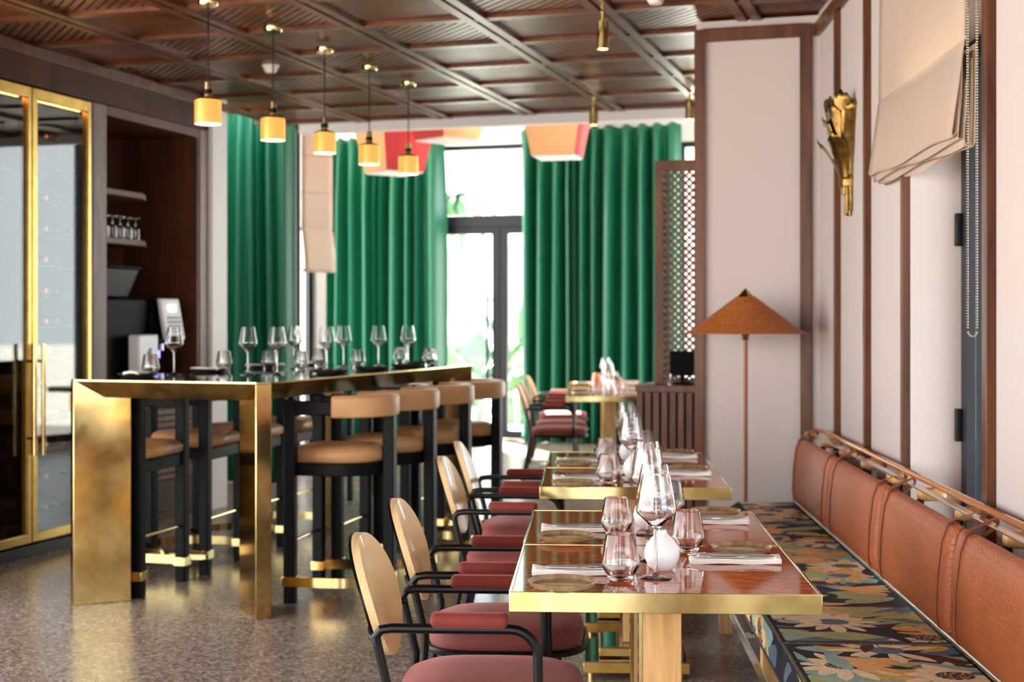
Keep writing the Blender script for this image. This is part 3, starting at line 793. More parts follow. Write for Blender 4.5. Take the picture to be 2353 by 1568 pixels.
for i, (b, nm) in enumerate(ROWS):
    TAB.put(RP(0, b), -AR, 'red burl ' + nm + ' with brass rim', 'table', 'brass rimmed dining tables')
    far = i > 3
    j = random.Random(i+50)
    ja = lambda s: j.uniform(-s, s)
    R = lambda a, bb, z=TZ-.002: RP(a, b+bb, z)
    PLATE.put(R(.118+ja(.006), .06+ja(.01)), 0, 'brown stoneware plate on chair side of the ' + nm, 'plate', 'stoneware side plates')
    PLATE.put(R(.58+ja(.006), .585+ja(.01)), 0, 'brown stoneware plate on banquette side of the ' + nm, 'plate', 'stoneware side plates')
    NAP.put(R(.155, .245), -AR+ja(.06), 'folded white napkin on chair side of the ' + nm, 'napkin', 'folded napkins on the dining tables')
    NAP.put(R(.548, .425), -AR+PI+ja(.05), 'folded white napkin on banquette side of the ' + nm, 'napkin', 'folded napkins on the dining tables')
    KNIFE.put(R(.18, .232, TZ+.0155), -AR+ja(.05), 'steel knife on chair side napkin of the ' + nm, 'knife', 'table knives')
    FORK.put(R(.18, .258, TZ+.015), -AR+.1+ja(.04), 'steel fork on chair side napkin of the ' + nm, 'fork', 'table forks')
    KNIFE.put(R(.555, .412, TZ+.0155), -AR+PI+ja(.05), 'steel knife on banquette side napkin of the ' + nm, 'knife', 'table knives')
    FORK.put(R(.53, .438, TZ+.015), -AR+PI+ja(.04), 'steel fork on banquette side napkin of the ' + nm, 'fork', 'table forks')
    TUM.put(R(.258+ja(.006), .165+ja(.01)), 0, 'clear water tumbler on chair side of the ' + nm, 'glass', 'tumblers on the dining tables')
    TUM.put(R(.436+ja(.006), .60+ja(.01)), 0, 'clear water tumbler on banquette side of the ' + nm, 'glass', 'tumblers on the dining tables')
    WINE.put(R(.343+ja(.006), .185+ja(.008)), 0, 'tall wine glass before the vase on the ' + nm, 'glass', 'wine glasses on the dining tables')
    WINE.put(R(.350+ja(.008), .435+ja(.01)), 0, 'tall wine glass behind the vase on the ' + nm, 'glass', 'wine glasses on the dining tables')
    VASE.put(R(.358+ja(.004), .312+ja(.008)), ja(.5), 'round white vase with blue blooms on the ' + nm, 'vase', 'white bud vases')
# ------------------------------------------------------------------ things on the bar table
BZ = ZT
for n_, (v, u) in enumerate([(-.883, .657), (-.522, .778), (-.379, .826), (-.713, 1.663), (-.376, 1.40), (-.6, 2.09), (-.45, 2.27), (-.35, 2.50)]):
    WINE.put(BP(v, u, BZ), 0, 'tall clear wine glass on the bar table, %s from the left' % ['first', 'second', 'third', 'fourth', 'fifth', 'sixth', 'seventh', 'eighth'][n_], 'glass', 'wine glasses on the bar table')
for n_, (v, u) in enumerate([(-.96, .56), (-.99, 1.35), (-.842, 1.60), (-.598, 1.52), (-.75, 2.07), (-.45, 1.97), (-.45, 2.61), (-.2, 2.49)]):
    TUM.put(BP(v, u, BZ), 0, 'clear tumbler on the bar table, %s from the left' % ['first', 'second', 'third', 'fourth', 'fifth', 'sixth', 'seventh', 'last'][n_], 'glass', 'tumblers on the bar table')
dn = ['nearest', 'second', 'third', 'farthest']
for n_, (v, u) in enumerate([(-.93, .40), (-.93, 1.08), (-.93, 1.72), (-.93, 2.36)]):
    DPLATE.put(BP(v, u, BZ), 0, 'dark plate on the niche side of the bar table, %s of four' % dn[n_], 'plate', 'dark plates on the bar table')
    NAP.put(BP(v, u, BZ+.012), AB+1.2+n_, 'rolled white napkin on the %s dark plate, niche side of the bar' % dn[n_], 'napkin', 'napkins on the bar table')
for n_, (v, u) in enumerate([(-.2, 1.08), (-.2, 1.62), (-.2, 2.12), (-.2, 2.62)]):
    if n_ == 3: v, u = -.3, 2.62
    DPLATE.put(BP(v, u, BZ), 0, 'dark plate on the stool side of the bar table, %s of four' % dn[n_], 'plate', 'dark plates on the bar table')
svt = thing('service_table', 'black service table beyond the bar stools', 'table', (-.86, 10.75, 0), -AC)
M().box(-.34, .34, -.22, .22, .83, .86).build('tabletop', black, svt, .003)
for sx in (-.31, .31):
    for sy in (-.19, .19): M().box(sx-.02, sx+.02, sy-.02, sy+.02, 0, .83).build('leg', black, svt, .002)
NAP.put((-.95, 10.70, .86), .3, 'folded white napkin on the black service table', 'napkin')
tag(M().prism([(-.1, -.13), (.1, -.13), (.1, .13), (-.1, .13)], 0, .012, [(-.095, -.125), (.1, -.13), (.1, .13), (-.095, .125)]).build('menu', linen, None, .002), 'cream menu lying on the black service table', 'menu').location = (-.68, 10.72, .86)
# ------------------------------------------------------------------ dining armchairs
ac = thing('dining_armchair', 'x', 'chair')
def arc(p, c, a0, a1, r, n=5):
    return [(c[0]+r*math.cos(a0+(a1-a0)*i/n), p, c[1]+r*math.sin(a0+(a1-a0)*i/n)) for i in range(n+1)]
for sy in (-1, 1):
    y = sy*.245
    path = [(-.30, y-sy*.01, 0), (-.225, y, .40), (-.222, y, .46), (-.252, y, .585), (-.257, y, .612), (-.245, y, .628), (-.22, y, .632), (-.1, y, .632)]+arc(y, (.06, .567), PI/2, 0, .065, 6)[0:]+[(.127, y, .45), (.132, y, .2), (.14, y-sy*.005, 0)]
    M().tube(path, .0115, 10).build('arm_frame', black, ac)
    M().box(-.128, .057, y-.026, y+.026, .636, .671).build('arm_pad', rust_velvet, ac, .016, 4)
NS = 28
def sup(t, rx, ry, e=3.2):
    c_, s2 = math.cos(t), math.sin(t)
    return (rx*math.copysign(abs(c_)**(2/e), c_), ry*math.copysign(abs(s2)**(2/e), s2))
ring = [sup(2*PI*i/NS, .235, .235, 3.6) for i in range(NS)]
M().tube([(x+.0, y, .405) for x, y in ring], .0105, 8, True).build('seat_ring', black, ac)
sc_ = M(); vs = []; fs = []
lv = [(.93, .402), (.97, .415), (.985, .435), (.95, .455), (.8, .47), (.5, .479), (.2, .482)]
for s0, z in lv: vs += [(x*s0, y*s0, z) for x, y in ring]
fs = [tuple(range(NS))[::-1], tuple(range((len(lv)-1)*NS, len(lv)*NS))]
for i in range(len(lv)-1): fs += [(i*NS+q, i*NS+(q+1) % NS, (i+1)*NS+(q+1) % NS, (i+1)*NS+q) for q in range(NS)]
sc_.add(vs, fs).build('seat', seat_velvet, ac, 0, 2, 80)
def oval(off, th, edge=None):
    m = M(); n = 40; rr_ = [0, .3, .6, .85, .97, 1.0]
    def P(r, t, o):
        y = r*.2*math.cos(t); z = r*.15*math.sin(t)
        x = -.305-.3*z+.45*y*y+off+o
        return (x, y, .668+z)
    for o in (0, th):
        vs = [P(0, 0, o)]; fs = []
        for r in rr_[1:]: vs += [P(r, 2*PI*i/n, o) for i in range(n)]
        fs += [(0, 1+i, 1+(i+1) % n) for i in range(n)]
        for k_ in range(len(rr_)-2):
            fs += [(1+k_*n+i, 1+(k_+1)*n+i, 1+(k_+1)*n+(i+1) % n, 1+k_*n+(i+1) % n) for i in range(n)]
        m.mat(0); m.add(vs, fs)
    m.mat(1)
    vs = [P(1, 2*PI*i/n, 0) for i in range(n)]+[P(1, 2*PI*i/n, th) for i in range(n)]
    m.add(vs, [(i, (i+1) % n, n+(i+1) % n, n+i) for i in range(n)])
    return m
oval(0, .02).build('backrest', [ply, ply_edge], ac, 0, 2, 40)
oval(-.007, .0065).build('back_plate', black, ac, 0, 2, 40)
bk = M()
for sy in (-1, 1):
    bk.tube([(-.252, sy*.245, .6), (-.275, sy*.2, .602), (-.288, sy*.13, .605)], .009, 8)
bk.build('back_bracket', black, ac)
AC_ = Proto(ac)
CHN = ['nearest armchair', 'second armchair from the front', 'third armchair from the front', 'fourth armchair from the front', 'first armchair of the far row', 'second armchair of the far row', 'last armchair of the far row']
for i, (b, nm) in enumerate(ROWS):
    AC_.put(RP(-.065, b+.37), -AR+(0, .01, -.02, .015, 0, .03, -.02)[i], 'oval backed coral velvet ' + CHN[i], 'chair', 'velvet armchairs')
# ------------------------------------------------------------------ banquette
bq = thing('banquette', 'long banquette bench frame with steel rail, oak legs and copper back rails', 'bench', RP(.95, 1.2), -AR)
LQ = lambda m: m.xf(lambda a, b, z: (a-.95, b-1.2, z))
B0, B1 = -1.6, 3.84
LQ(M().box(.745, 1.20, B0, 3.1, .315, .338)).build('seat_deck', walnut, bq, .003)
LQ(M().box(.676, .684, B0, 3.2, .308, .345)).build('front_rail', steel, bq, .002)
for b in (-1.3, .3, 1.5, 3.0):
    LQ(M().box(.745, .80, b-.03, b+.03, 0, .315)).build('leg', oak, bq, .003)
    LQ(M().box(1.12, 1.175, b-.03, b+.03, 0, .315)).build('leg', oak, bq, .003)
    LQ(M().bar((.684, b, .32), (.76, b, .326), .03, .012)).build('rail_bracket', steel, bq)
LQ(M().bar((1.272, B0, .802), (1.272, B1-.02, .802), .036, .007, (.12, 0, 1))).build('back_rail', plain('polished_rail', rgb(226, 206, 192), .22, 1), bq, .002)
LQ(M().tube([(1.23, B1-.06, .77), (1.25, B1, .80), (1.30, B1+.02, .812), (1.326, B1-.04, .812), (1.326, B0, .812)], .012, 10)).build('wall_rail', plain('varnished_copper_wood', rgb(188, 118, 66), .2, .35, coat=.6), bq)
LQ(M().cyl((1.178, B0, .478), (1.178, B1-.05, .478), .009)).build('lower_rail', steel, bq)
for b in [3.55-.49*i for i in range(11)]:
    LQ(M().box(1.27, 1.365, b-.022, b+.022, .755, .80)).build('rail_block', oak, bq, .018, 4)
    LQ(M().box(1.272, 1.29, b-.02, b+.02, .338, .76)).build('back_post', black, bq, .002)
LQ(M().box(1.19, 1.29, B0, B1-.1, .31, .336)).build('rear_beam', walnut, bq, .003)
# back cushions hung on straps
def back_cushion(b0, b1, label):
    o = thing('back_cushion', label, 'cushion', RP(1.205, (b0+b1)/2, .478), -AR, 'leather back cushions')
    h2 = (b1-b0)/2
    m = M()
    sec = [(-.022, .0), (-.034, .012), (-.04, .05), (-.036, .15), (-.024, .25), (-.008, .295), (.012, .307), (.026, .30), (.032, .27), (.025, .15), (.018, .03), (.006, .0)]
    ys = [-h2, -h2+.006, -h2+.03, -h2*.5, 0, h2*.5, h2-.03, h2-.006, h2]; sc = [.55, .8, .96, 1.0, 1.02, 1.0, .96, .8, .55]
    k_ = len(sec); vs = []; fs = []
    for y, q in zip(ys, sc): vs += [((x+.002)*q-.002, y, .15+(z-.15)*(.94+.06*min(1, q))) for x, z in sec]
    for i in range(len(ys)-1): fs += [(i*k_+p, i*k_+(p+1) % k_, (i+1)*k_+(p+1) % k_, (i+1)*k_+p) for p in range(k_)]
    fs += [tuple(range(k_))[::-1], tuple((len(ys)-1)*k_+p for p in range(k_))]
    m.add(vs, fs).build('leather_body', croc_mat, o, 0, 2, 70)
    for sy in (-1, 1):
        y = sy*(h2-.085)
        sm = M()
        sm.tube([(x-.0022*(1 if x < 0 else 0), y, z+(.002 if z > .29 else 0)) for x, z in sec[:8]], .0028, 6)
        sm.build('seam', leather_strap, o)
        s3 = M()
        s3.sweep([(-.01, y-sy*.0, .302), (.0, y-sy*.0, .312), (.055, y+sy*.02, .333), (.078, y+sy*.028, .342), (.084, y+sy*.03, .33), (.076, y+sy*.03, .315), (.03, y+sy*.01, .29)], [(-.008, -.0015), (.008, -.0015), (.008, .0015), (-.008, .0015)], (0, 0, 1))
        s3.build('strap', leather_strap, o)
    return o
for b0, b1, lb in ((2.80, 3.80, 'brown embossed leather back cushion at the far end by the lamp'), (1.785, 2.77, 'brown embossed leather back cushion, second from the lamp'), (.805, 1.755, 'brown embossed leather back cushion before the window, third from the lamp'), (-.20, .775, 'brown embossed leather back cushion nearest the front, at the right edge')):
    if b1 > 0: back_cushion(b0, b1, lb)
# printed seat cushions
def clip(poly, x0, x1, y0, y1):
    def cut(p, ins, inter):
        out = []
        for i in range(len(p)):
            a, b = p[i-1], p[i]
            if ins(b):
                if not ins(a): out.append(inter(a, b))
                out.append(b)
            elif ins(a): out.append(inter(a, b))
        return out
    def ix(x): return lambda a, b: (x, a[1]+(b[1]-a[1])*(x-a[0])/(b[0]-a[0]))
    def iy(y): return lambda a, b: (a[0]+(b[0]-a[0])*(y-a[1])/(b[1]-a[1]), y)
    for ins, it in ((lambda p: p[0] >= x0, ix(x0)), (lambda p: p[0] <= x1, ix(x1)), (lambda p: p[1] >= y0, iy(y0)), (lambda p: p[1] <= y1, iy(y1))):
        if len(poly) < 3: return []
        poly = cut(poly, ins, it)
    return poly
def leafp(cx, cy, L_, W_, ang, pw=1.0, n=12, tip=1.0):
    pts = []
    for sgn in (1, -1):
        for i in range(n+1):
            t = i/n if sgn > 0 else 1-i/n
            w_ = W_*(math.sin(PI*t**tip)**pw)*sgn
            pts.append((t*L_, w_))
    c_, s2 = math.cos(ang), math.sin(ang)
    return [(cx+x*c_-y*s2, cy+x*s2+y*c_) for x, y in pts]
def ellp(cx, cy, rx, ry, ang=0, n=18):
    c_, s2 = math.cos(ang), math.sin(ang)
    return [(cx+rx*math.cos(2*PI*i/n)*c_-ry*math.sin(2*PI*i/n)*s2, cy+rx*math.cos(2*PI*i/n)*s2+ry*math.sin(2*PI*i/n)*c_) for i in range(n)]
def printed(m, W_, L_, put, rnd, dens=1.0):
    """petals, leaves and blooms of the fabric print"""
    lay = [0]
    def pol(p, mi):
        q = clip(p, 0, W_, 0, L_)
        if len(q) > 2:
            lay[0] += 1
            m.mat(mi); m.add([put(x, y, .0004+.000004*lay[0]) for x, y in q], [tuple(range(len(q)))])
    area = W_*L_
    for i in range(int(46*area*dens)+3):
        pol(ellp(rnd.uniform(0, W_), rnd.uniform(0, L_), rnd.uniform(.07, .16), rnd.uniform(.035, .075), rnd.uniform(-.5, .5)), rnd.choice((4, 4, 5, 5, 6, 3, 0)))
    for i in range(int(70*area*dens)+3):
        pol(leafp(rnd.uniform(-.1, W_), rnd.uniform(-.1, L_), rnd.uniform(.2, .4), rnd.uniform(.03, .07), rnd.uniform(-.5, .5)+rnd.choice((0, PI)), 1, 12, rnd.uniform(.7, 1.3)), rnd.choice((4, 4, 5, 5, 6, 6, 8, 0, 3)))
    k_ = int(20*area*dens)+2
    for i in range(k_):
        cx = rnd.uniform(.02, W_-.02); cy = (i+rnd.uniform(.2, .8))*L_/k_
        kind = rnd.random()
        if kind < .5:      # star bloom
            col = rnd.choice((1, 1, 2)); n = rnd.randint(9, 12); a0 = rnd.uniform(0, 6)
            for q in range(n):
                if rnd.random() < .12: continue
                pol(leafp(cx, cy, rnd.uniform(.11, .17), rnd.uniform(.016, .026), a0+q*2*PI/n, .8, 10, 1.5), col)
            pol(ellp(cx, cy, .05, .04), rnd.choice((9, 6)))
        elif kind < .7:    # hand-shaped leaf
            a0 = rnd.uniform(-.6, .6)
            for q in range(5):
                pol(leafp(cx, cy, rnd.uniform(.12, .2), .02, a0-.7+q*.33, .8, 10, 1.3), 2)
            pol(ellp(cx, cy, .05, .035, a0), 2)
        elif kind < .88:   # blob bloom
            pol(ellp(cx, cy, rnd.uniform(.06, .1), rnd.uniform(.035, .05), rnd.uniform(-.5, .5)), rnd.choice((3, 3, 1)))
            for q in range(3):
                pol(leafp(cx-.02, cy-.02+.02*q, .12, .006, rnd.uniform(-.4, .4)), 0)
        else:
            pol(ellp(cx, cy, .085, .045, rnd.uniform(-.3, .3)), 9)
            pol(leafp(cx-.2, cy+.04, .16, .03, .1, .6), 7); pol(leafp(cx-.2, cy-.03, .16, .026, -.1, .6), 7)
        for q in range(2):
            pol(leafp(cx+rnd.uniform(-.2, .2), cy+rnd.uniform(-.1, .1), rnd.uniform(.1, .22), rnd.uniform(.012, .03), rnd.uniform(0, 6.3), 1, 12, rnd.uniform(.8, 1.6)), rnd.choice((4, 3, 8, 0, 5)))
def seat_cushion(b0, b1, label, cham, seed):
    o = thing('seat_cushion', label, 'cushion', RP(.715, b0, .338), -AR, 'printed seat cushions')
    W_, L_, H_ = .475, b1-b0, .122
    foot = [(0, 0), (W_, 0), (W_, L_), (.2, L_), (0, L_-.62)] if cham else [(0, 0), (W_, 0), (W_, L_), (0, L_)]
    m = M()
    m.prism(foot, 0, H_)
    body = m.build('cushion_cover', PRINT, o, .012, 3)
    d = M(); rnd = random.Random(seed)
    Lp = L_-.62 if cham else L_
    printed(d, W_-.03, Lp-.03 if not cham else Lp, lambda x, y, e: (x+.015, y+.015, H_+e), rnd)
    if cham:
        printed(d, W_-.22, .6, lambda x, y, e: (x+.205, y+Lp+.015, H_+e), rnd)
    printed(d, L_-.65 if cham else L_-.03, H_-.03, lambda x, y, e: (-e, x+.015, y+.015), rnd, 1.2)
    printed(d, W_-.03, H_-.03, lambda x, y, e: (x+.015, -e, y+.015), rnd, 1)
    d.build('print', PRINT, body, 0, 2, 0, 0, 0, False)
    pp = M(); n = len(foot)
    pp.tube([(x+(.003 if x < .01 else 0), y+(.003 if y < .01 else 0), H_-.004) for x, y in foot], .005, 8, True)
    pp.tube([(x+(.003 if x < .01 else 0), y+(.003 if y < .01 else 0), .004) for x, y in foot], .005, 8, True)
    pp.build('piping', cloth('piping_weave', rgb(96, 92, 78), .5), o)
    return o
seat_cushion(.79, 3.84, 'long floral printed seat cushion running to the lamp', True, 5)
seat_cushion(-1.3, .782, 'floral printed seat cushion nearest the front, at the right corner', False, 11)
# ------------------------------------------------------------------ floor lamp
fx, fy = 1.165, 7.09
lp = thing('floor_lamp', 'floor lamp with conical woven rattan shade and brass tip', 'lamp', (fx, fy, 0))
M().lathe([(.001, 0), (.13, 0), (.13, .012), (.12, .02), (.02, .026), (.001, .026)], 32).build('base', brass_old, lp)
M().cyl((0, 0, .02), (0, 0, 1.3), .0095).build('pole', pole_mat, lp)
M().lathe([(.302, 1.288), (.304, 1.292), (.25, 1.318), (.16, 1.388), (.048, 1.472), (.046, 1.468), (.158, 1.382), (.248, 1.312)], 48, (0, 0, 0), True).build('shade', wicker, lp)
M().lathe([(.05, 1.47), (.03, 1.487), (.001, 1.515), (.001, 1.5), (.045, 1.468)], 24).build('finial', brass, lp)
jn = M().lathe([(.001, 1.255), (.02, 1.258), (.013, 1.268), (.02, 1.278), (.012, 1.30), (.001, 1.31)], 16)
for q in range(3): jn.cyl((0, 0, 1.295), (.2*math.cos(q*2.1), .2*math.sin(q*2.1), 1.345), .003)
jn.build('shade_holder', brass, lp)
# ------------------------------------------------------------------ wall sconce
sn = thing('wall_sconce', 'antique brass palm leaf wall sconce', 'lamp', RP(WA-.002, 3.32, 1.83), -AR)
def leafblade(phi, r0, r1, z0, z1, wd, bend):
    m = M(); c_, s2 = math.cos(phi), math.sin(phi)
    n = 10
    def fn(u, v):
        t = v; r = r0+(r1-r0)*t**1.6*bend
        w_ = wd*(.35+.65*min(1, t*1.6))*(1 if t < .93 else 1-(t-.93)*3)
        s_ = (u-.5)*2
        rr = r+.012*(1-abs(s_))*(.3+t)
        zz = z0+(z1-z0)*t - (.03*abs(s_) if t > .95 else 0) + .012*(int(u*6) % 2)*(t > .95)
        x = -(rr*c_) ; y = rr*s2
        return (x+s2*s_*w_*.5, y+c_*s_*w_*.5, zz)
    return m.grid(fn, 6, n)
for i, (ph, z1, r1, wd) in enumerate(((-1.5, .50, .13, .11), (-1.05, .55, .12, .10), (-.5, .50, .11, .10), (0, .44, .115, .10), (.5, .52, .11, .11), (1.05, .555, .13, .12), (1.5, .52, .14, .11), (-.8, .36, .135, .085), (.25, .34, .135, .085))):
    leafblade(ph, .045, r1, .155, z1, wd, 1).build('leaf', brass_leaf, sn, 0, 2, 25, .002)
half = lambda r, n=12: [(-r*math.sin(PI*i/n), r*math.cos(PI*i/n)) for i in range(n+1)]
M().prism(half(.052), .13, .165).prism(half(.044), .165, .175).build('cup', brass_leaf, sn, .003)
tbs = M()
for i in range(7):
    a = PI*(i+.5)/7
    tbs.cyl((-.034*math.sin(a), .034*math.cos(a), .095), (-.034*math.sin(a), .034*math.cos(a), .13), .0085, None, 10)
for i in range(5):
    a = PI*(i+.5)/5
    tbs.cyl((-.022*math.sin(a), .022*math.cos(a), 0+.012*(i % 2)), (-.022*math.sin(a), .022*math.cos(a), .1), .008, None, 10)
tbs.build('stem_tubes', brass_leaf, sn)
M().box(-.012, .001, -.05, .05, .02, .3).build('backplate', brass_leaf, sn, .003)
# ------------------------------------------------------------------ pendants
pd = thing('pendant_lamp', 'x', 'lamp')     # origin at the ceiling
DZ = 2.92-2.312
M().lathe([(.001, 0), (.05, 0), (.05, -.024), (.046, -.03), (.001, -.03)], 24).build('canopy', brass, pd)
M().cyl((0, 0, -.03), (0, 0, -DZ+.2), .0035, None, 8).build('cord', black, pd)
M().lathe([(.001, -DZ+.205), (.016, -DZ+.205), (.017, -DZ+.17), (.001, -DZ+.17)], 20).build('cap', brass, pd)
M().lathe([(.001, -DZ+.17), (.021, -DZ+.17), (.022, -DZ+.15), (.018, -DZ+.146), (.001, -DZ+.146)], 20).build('collar', black, pd)
M().lathe([(.001, -DZ+.147), (.018, -DZ+.147), (.02, -DZ+.133), (.04, -DZ+.128), (.058, -DZ+.122), (.064, -DZ+.115)], 32).build('shade_top', brass_dull, pd, 0, 2, 40, .001)
M().lathe([(.064, -DZ+.115), (.065, -DZ+.11), (.065, -DZ+.004), (.0655, -DZ)], 40).build('shade', perf, pd, 0, 2, 40)
M().lathe([(.001, -DZ+.002), (.0635, -DZ+.002)], 24).build('diffuser', lamp_white, pd)
PD = Proto(pd)
for i, (x, d) in enumerate(((-1.483, 6.94), (-1.272, 7.57), (-1.075, 8.16), (-.878, 8.75), (-.68, 9.34))):
    PD.put((x, d, 2.92), 0, 'perforated brass pendant lamp over the bar table, %s of five from the left' % ['first', 'second', 'third', 'fourth', 'fifth'][i], 'lamp', 'pendants over the bar table')
sp = thing('spotlight', 'x', 'lamp')
M().lathe([(.001, 0), (.016, 0), (.016, -.012), (.001, -.012)], 16).build('canopy', brass, sp)
M().cyl((0, 0, -.012), (0, 0, -.056), .009, None, 12).build('stem', brass_dull, sp)
M().lathe([(.001, -.056), (.031, -.056), (.031, -.194), (.027, -.194), (.027, -.185), (.001, -.185)], 24).build('body', brass, sp)
M().lathe([(.001, -.1855), (.026, -.1855), (.02, -.19), (.001, -.192)], 16).build('lens', spot_glow, sp)
SP = Proto(sp)
for x, d, lb in ((.459, 7.19, 'large brass tube spotlight nearest the front on the walnut ceiling'), (.574, 10.0, 'brass tube spotlight near the far edge of the walnut ceiling, before a lantern'), (1.215, 9.73, 'brass tube spotlight partly hidden by the white pier')):
    SP.put((x, d, 2.92), 0, lb, 'lamp', 'ceiling spotlights')
sd = thing('smoke_detector', 'x', 'smoke detector')
M().lathe([(.001, 0), (.055, 0), (.055, -.018), (.05, -.024), (.001, -.024)], 24).build('base', white_paint, sd)
M().lathe([(.001, -.024), (.044, -.024), (.042, -.04), (.03, -.058), (.001, -.062)], 20).build('sensor_head', white_paint, sd)
SD = Proto(sd)
SD.put((-1.507, 8.88, 2.957), 0, 'white round smoke detector above the second pendant', 'smoke detector')
SD.put((.70, 6.93, 2.955), 0, 'white round smoke detector at the top edge of the picture', 'smoke detector')
# ------------------------------------------------------------------ hanging lanterns in the bay
def lantern(x, d, zb, rz, label, sz=.19, st_=.3):
    o = thing('hanging_lantern', label, 'lamp', (x, d, zb), rz)
    hh = .62
    b_ = [(-sz, -sz), (sz, -sz), (sz, sz), (-sz, sz)]; t_ = [(-st_, -st_), (st_, -st_), (st_, st_), (-st_, st_)]
    m = M(); vs = [(x_, y_, 0) for x_, y_ in b_]+[(x_, y_, hh) for x_, y_ in t_]
    for i in range(4):
        m.mat(i % 2); m.add([vs[i], vs[(i+1) % 4], vs[4+(i+1) % 4], vs[4+i]], [(0, 1, 2, 3)])
    m.build('shade', [orange_shade, red_shade], o, 0, 2, 20, .006)
    M().prism([(x_*.97, y_*.97) for x_, y_ in b_], -.012, .004).build('bottom_diffuser', white_paint, o, .004)
    M().cyl((0, 0, .01), (0, 0, 3.62-zb), .01, None, 8).build('rod', black, o)
    return o
lantern(-1.05, 12.7, 2.67, math.radians(-55), 'red and orange square lantern behind the fourth pendant, left of the three')
lantern(-.545, 11.9, 2.86, math.radians(42), 'red and orange square lantern cut by the white fascia, middle of the three')
lantern(.40, 12.6, 2.80, math.radians(-14), 'orange fronted square lantern before the right curtain')
# ------------------------------------------------------------------ host stand, lattice and till
HP = lambda a, b, z: (.70+dv.x*a+du.x*b, 8.02+dv.y*a+du.y*b, z)
hs = thing('host_stand', 'slatted walnut host stand beside the white pier', 'counter', HP(.33, .2, 0), -AC)
hl = lambda m: m.xf(lambda a, b, z: (a-.33, b-.2, z))
hl(M().box(0, .66, .02, .4, 0, .95)).build('body', walnut, hs, .003)
hl(M().box(-.004, .664, -.012, .41, .95, .99)).build('countertop', slat_wood, hs, .004)
for i in range(14):
    hl(M().box(.004+i*.047, .004+i*.047+.034, -.004, .02, .04, .95)).build('slat', slat_wood, hs, .003)
LPp = lambda a, b, z: (.822+dv.x*a+du.x*b, 8.16+dv.y*a+du.y*b, z)
ls = thing('lattice_screen', 'tall wooden lattice screen with round holes standing on the host stand', 'screen', LPp(.3, 0, .99), -AC)
ll = lambda m: m.xf(lambda a, b, z: (a-.3, b, z-.99))
SW, SZ0, SZ1 = .6, .99, 2.265
ll(M().box(0, .052, -.02, .02, SZ0, SZ1).box(SW-.05, SW, -.02, .02, SZ0, SZ1).box(.052, SW-.05, -.02, .02, SZ1-.06, SZ1).box(.052, SW-.05, -.02, .02, SZ0, SZ0+.03)).build('frame', screen_wood, ls, .004)
lt = M(); x0, x1, z0, z1 = .05, SW-.048, SZ0+.028, SZ1-.058
for sgn, yo in ((1, -.004), (-1, .004)):
    q = z0-(x1-x0) if sgn > 0 else z0
    end = z1 if sgn > 0 else z1+(x1-x0)
    while q < end:
        pts = []
        for t in (0, 1):
            pass
        # z = q + sgn*(x-x0)
        xa, xb = x0, x1
        lo, hi = (z0-q)/sgn+x0, (z1-q)/sgn+x0
        lo, hi = min(lo, hi), max(lo, hi)
        xa, xb = max(xa, lo), min(xb, hi)
        if xb-xa > .004:
            lt.bar((xa, yo, q+sgn*(xa-x0)), (xb, yo, q+sgn*(xb-x0)), .0125, .009, (0, 1, 0))
        q += .0415
ll(lt).build('lattice', screen_wood, ls, 0, 2, 0)
tl = thing('till_screen', 'black till monitor on the host stand beside the pier', 'monitor', LPp(.16, -.075, .99), -AC+.1)
M().box(-.06, .1, -.01, .014, .05, .19).build('display', appliance, tl, .006)
M().box(-.03, .05, -.02, .05, 0, .012).build('foot', appliance, tl, .004)
M().box(0, .02, .004, .02, .01, .08).build('neck', appliance, tl)
tag(M().box(-.006, .006, -.004, .004, 0, .11, lambda a, b, z: LPp(.262+a, -.09+b, .99+z)).build('card_holder', red_plastic, None, .002), 'red upright card beside the black till monitor', 'card')
tag(M().lathe([(.001, 0), (.022, 0), (.02, .01), (.008, .03), (.006, .06), (.001, .064)], 16, LPp(.11, -.11, .99)).build('service_bell', steel), 'small silver bell before the till monitor', 'bell')
# ------------------------------------------------------------------ outdoors
def big_leaf(m, p, L_, W_, tilt, az, bend=.5):
    ca, sa = math.cos(az), math.sin(az)
    def fn(u, v):
        t = v; s_ = (u-.5)*2
        w_ = W_*math.sin(PI*min(1, .06+.94*t)**.9)
        r = L_*t; el = tilt-bend*t
        x = r*math.cos(el); z = r*math.sin(el)
        y = s_*w_
        z -= .25*abs(s_)*w_
        return (p[0]+x*ca-y*sa, p[1]+x*sa+y*ca, p[2]+z)
    m.grid(fn, 6, 12)
def plant(name, label, x, y, leaves, seed, stem=.6):
    o = thing(name, label, 'plant', (x, y, -.03)); rnd = random.Random(seed)
    sm = M(); lm = M()
    for (L_, W_, az, tilt, h) in leaves:
        px_, py_ = rnd.uniform(-.15, .15), rnd.uniform(-.15, .15)
        sm.tube([(px_, py_, 0), (px_*1.2, py_*1.2, h*.6), (px_*1.3, py_*1.3, h)], [.03, .022, .014], 8)
        big_leaf(lm, (px_*1.3, py_*1.3, h), L_, W_, tilt, az)
    sm.build('stem', leaf_mat, o); lm.build('foliage', leaf_mat, o, 0, 2, 60, .004)
    return o
plant('banana_plant', 'broad leaved banana plant outside the left pane of the glass door', -.55, 19.2, [(1.0, .3, 1.2, 1.5, .5), (.9, .26, -2.2, 1.3, .45), (.9, .28, .2, 1.1, .4), (.85, .25, 3.0, 1.0, .4), (.8, .25, 4.2, 1.2, .3)], 4)
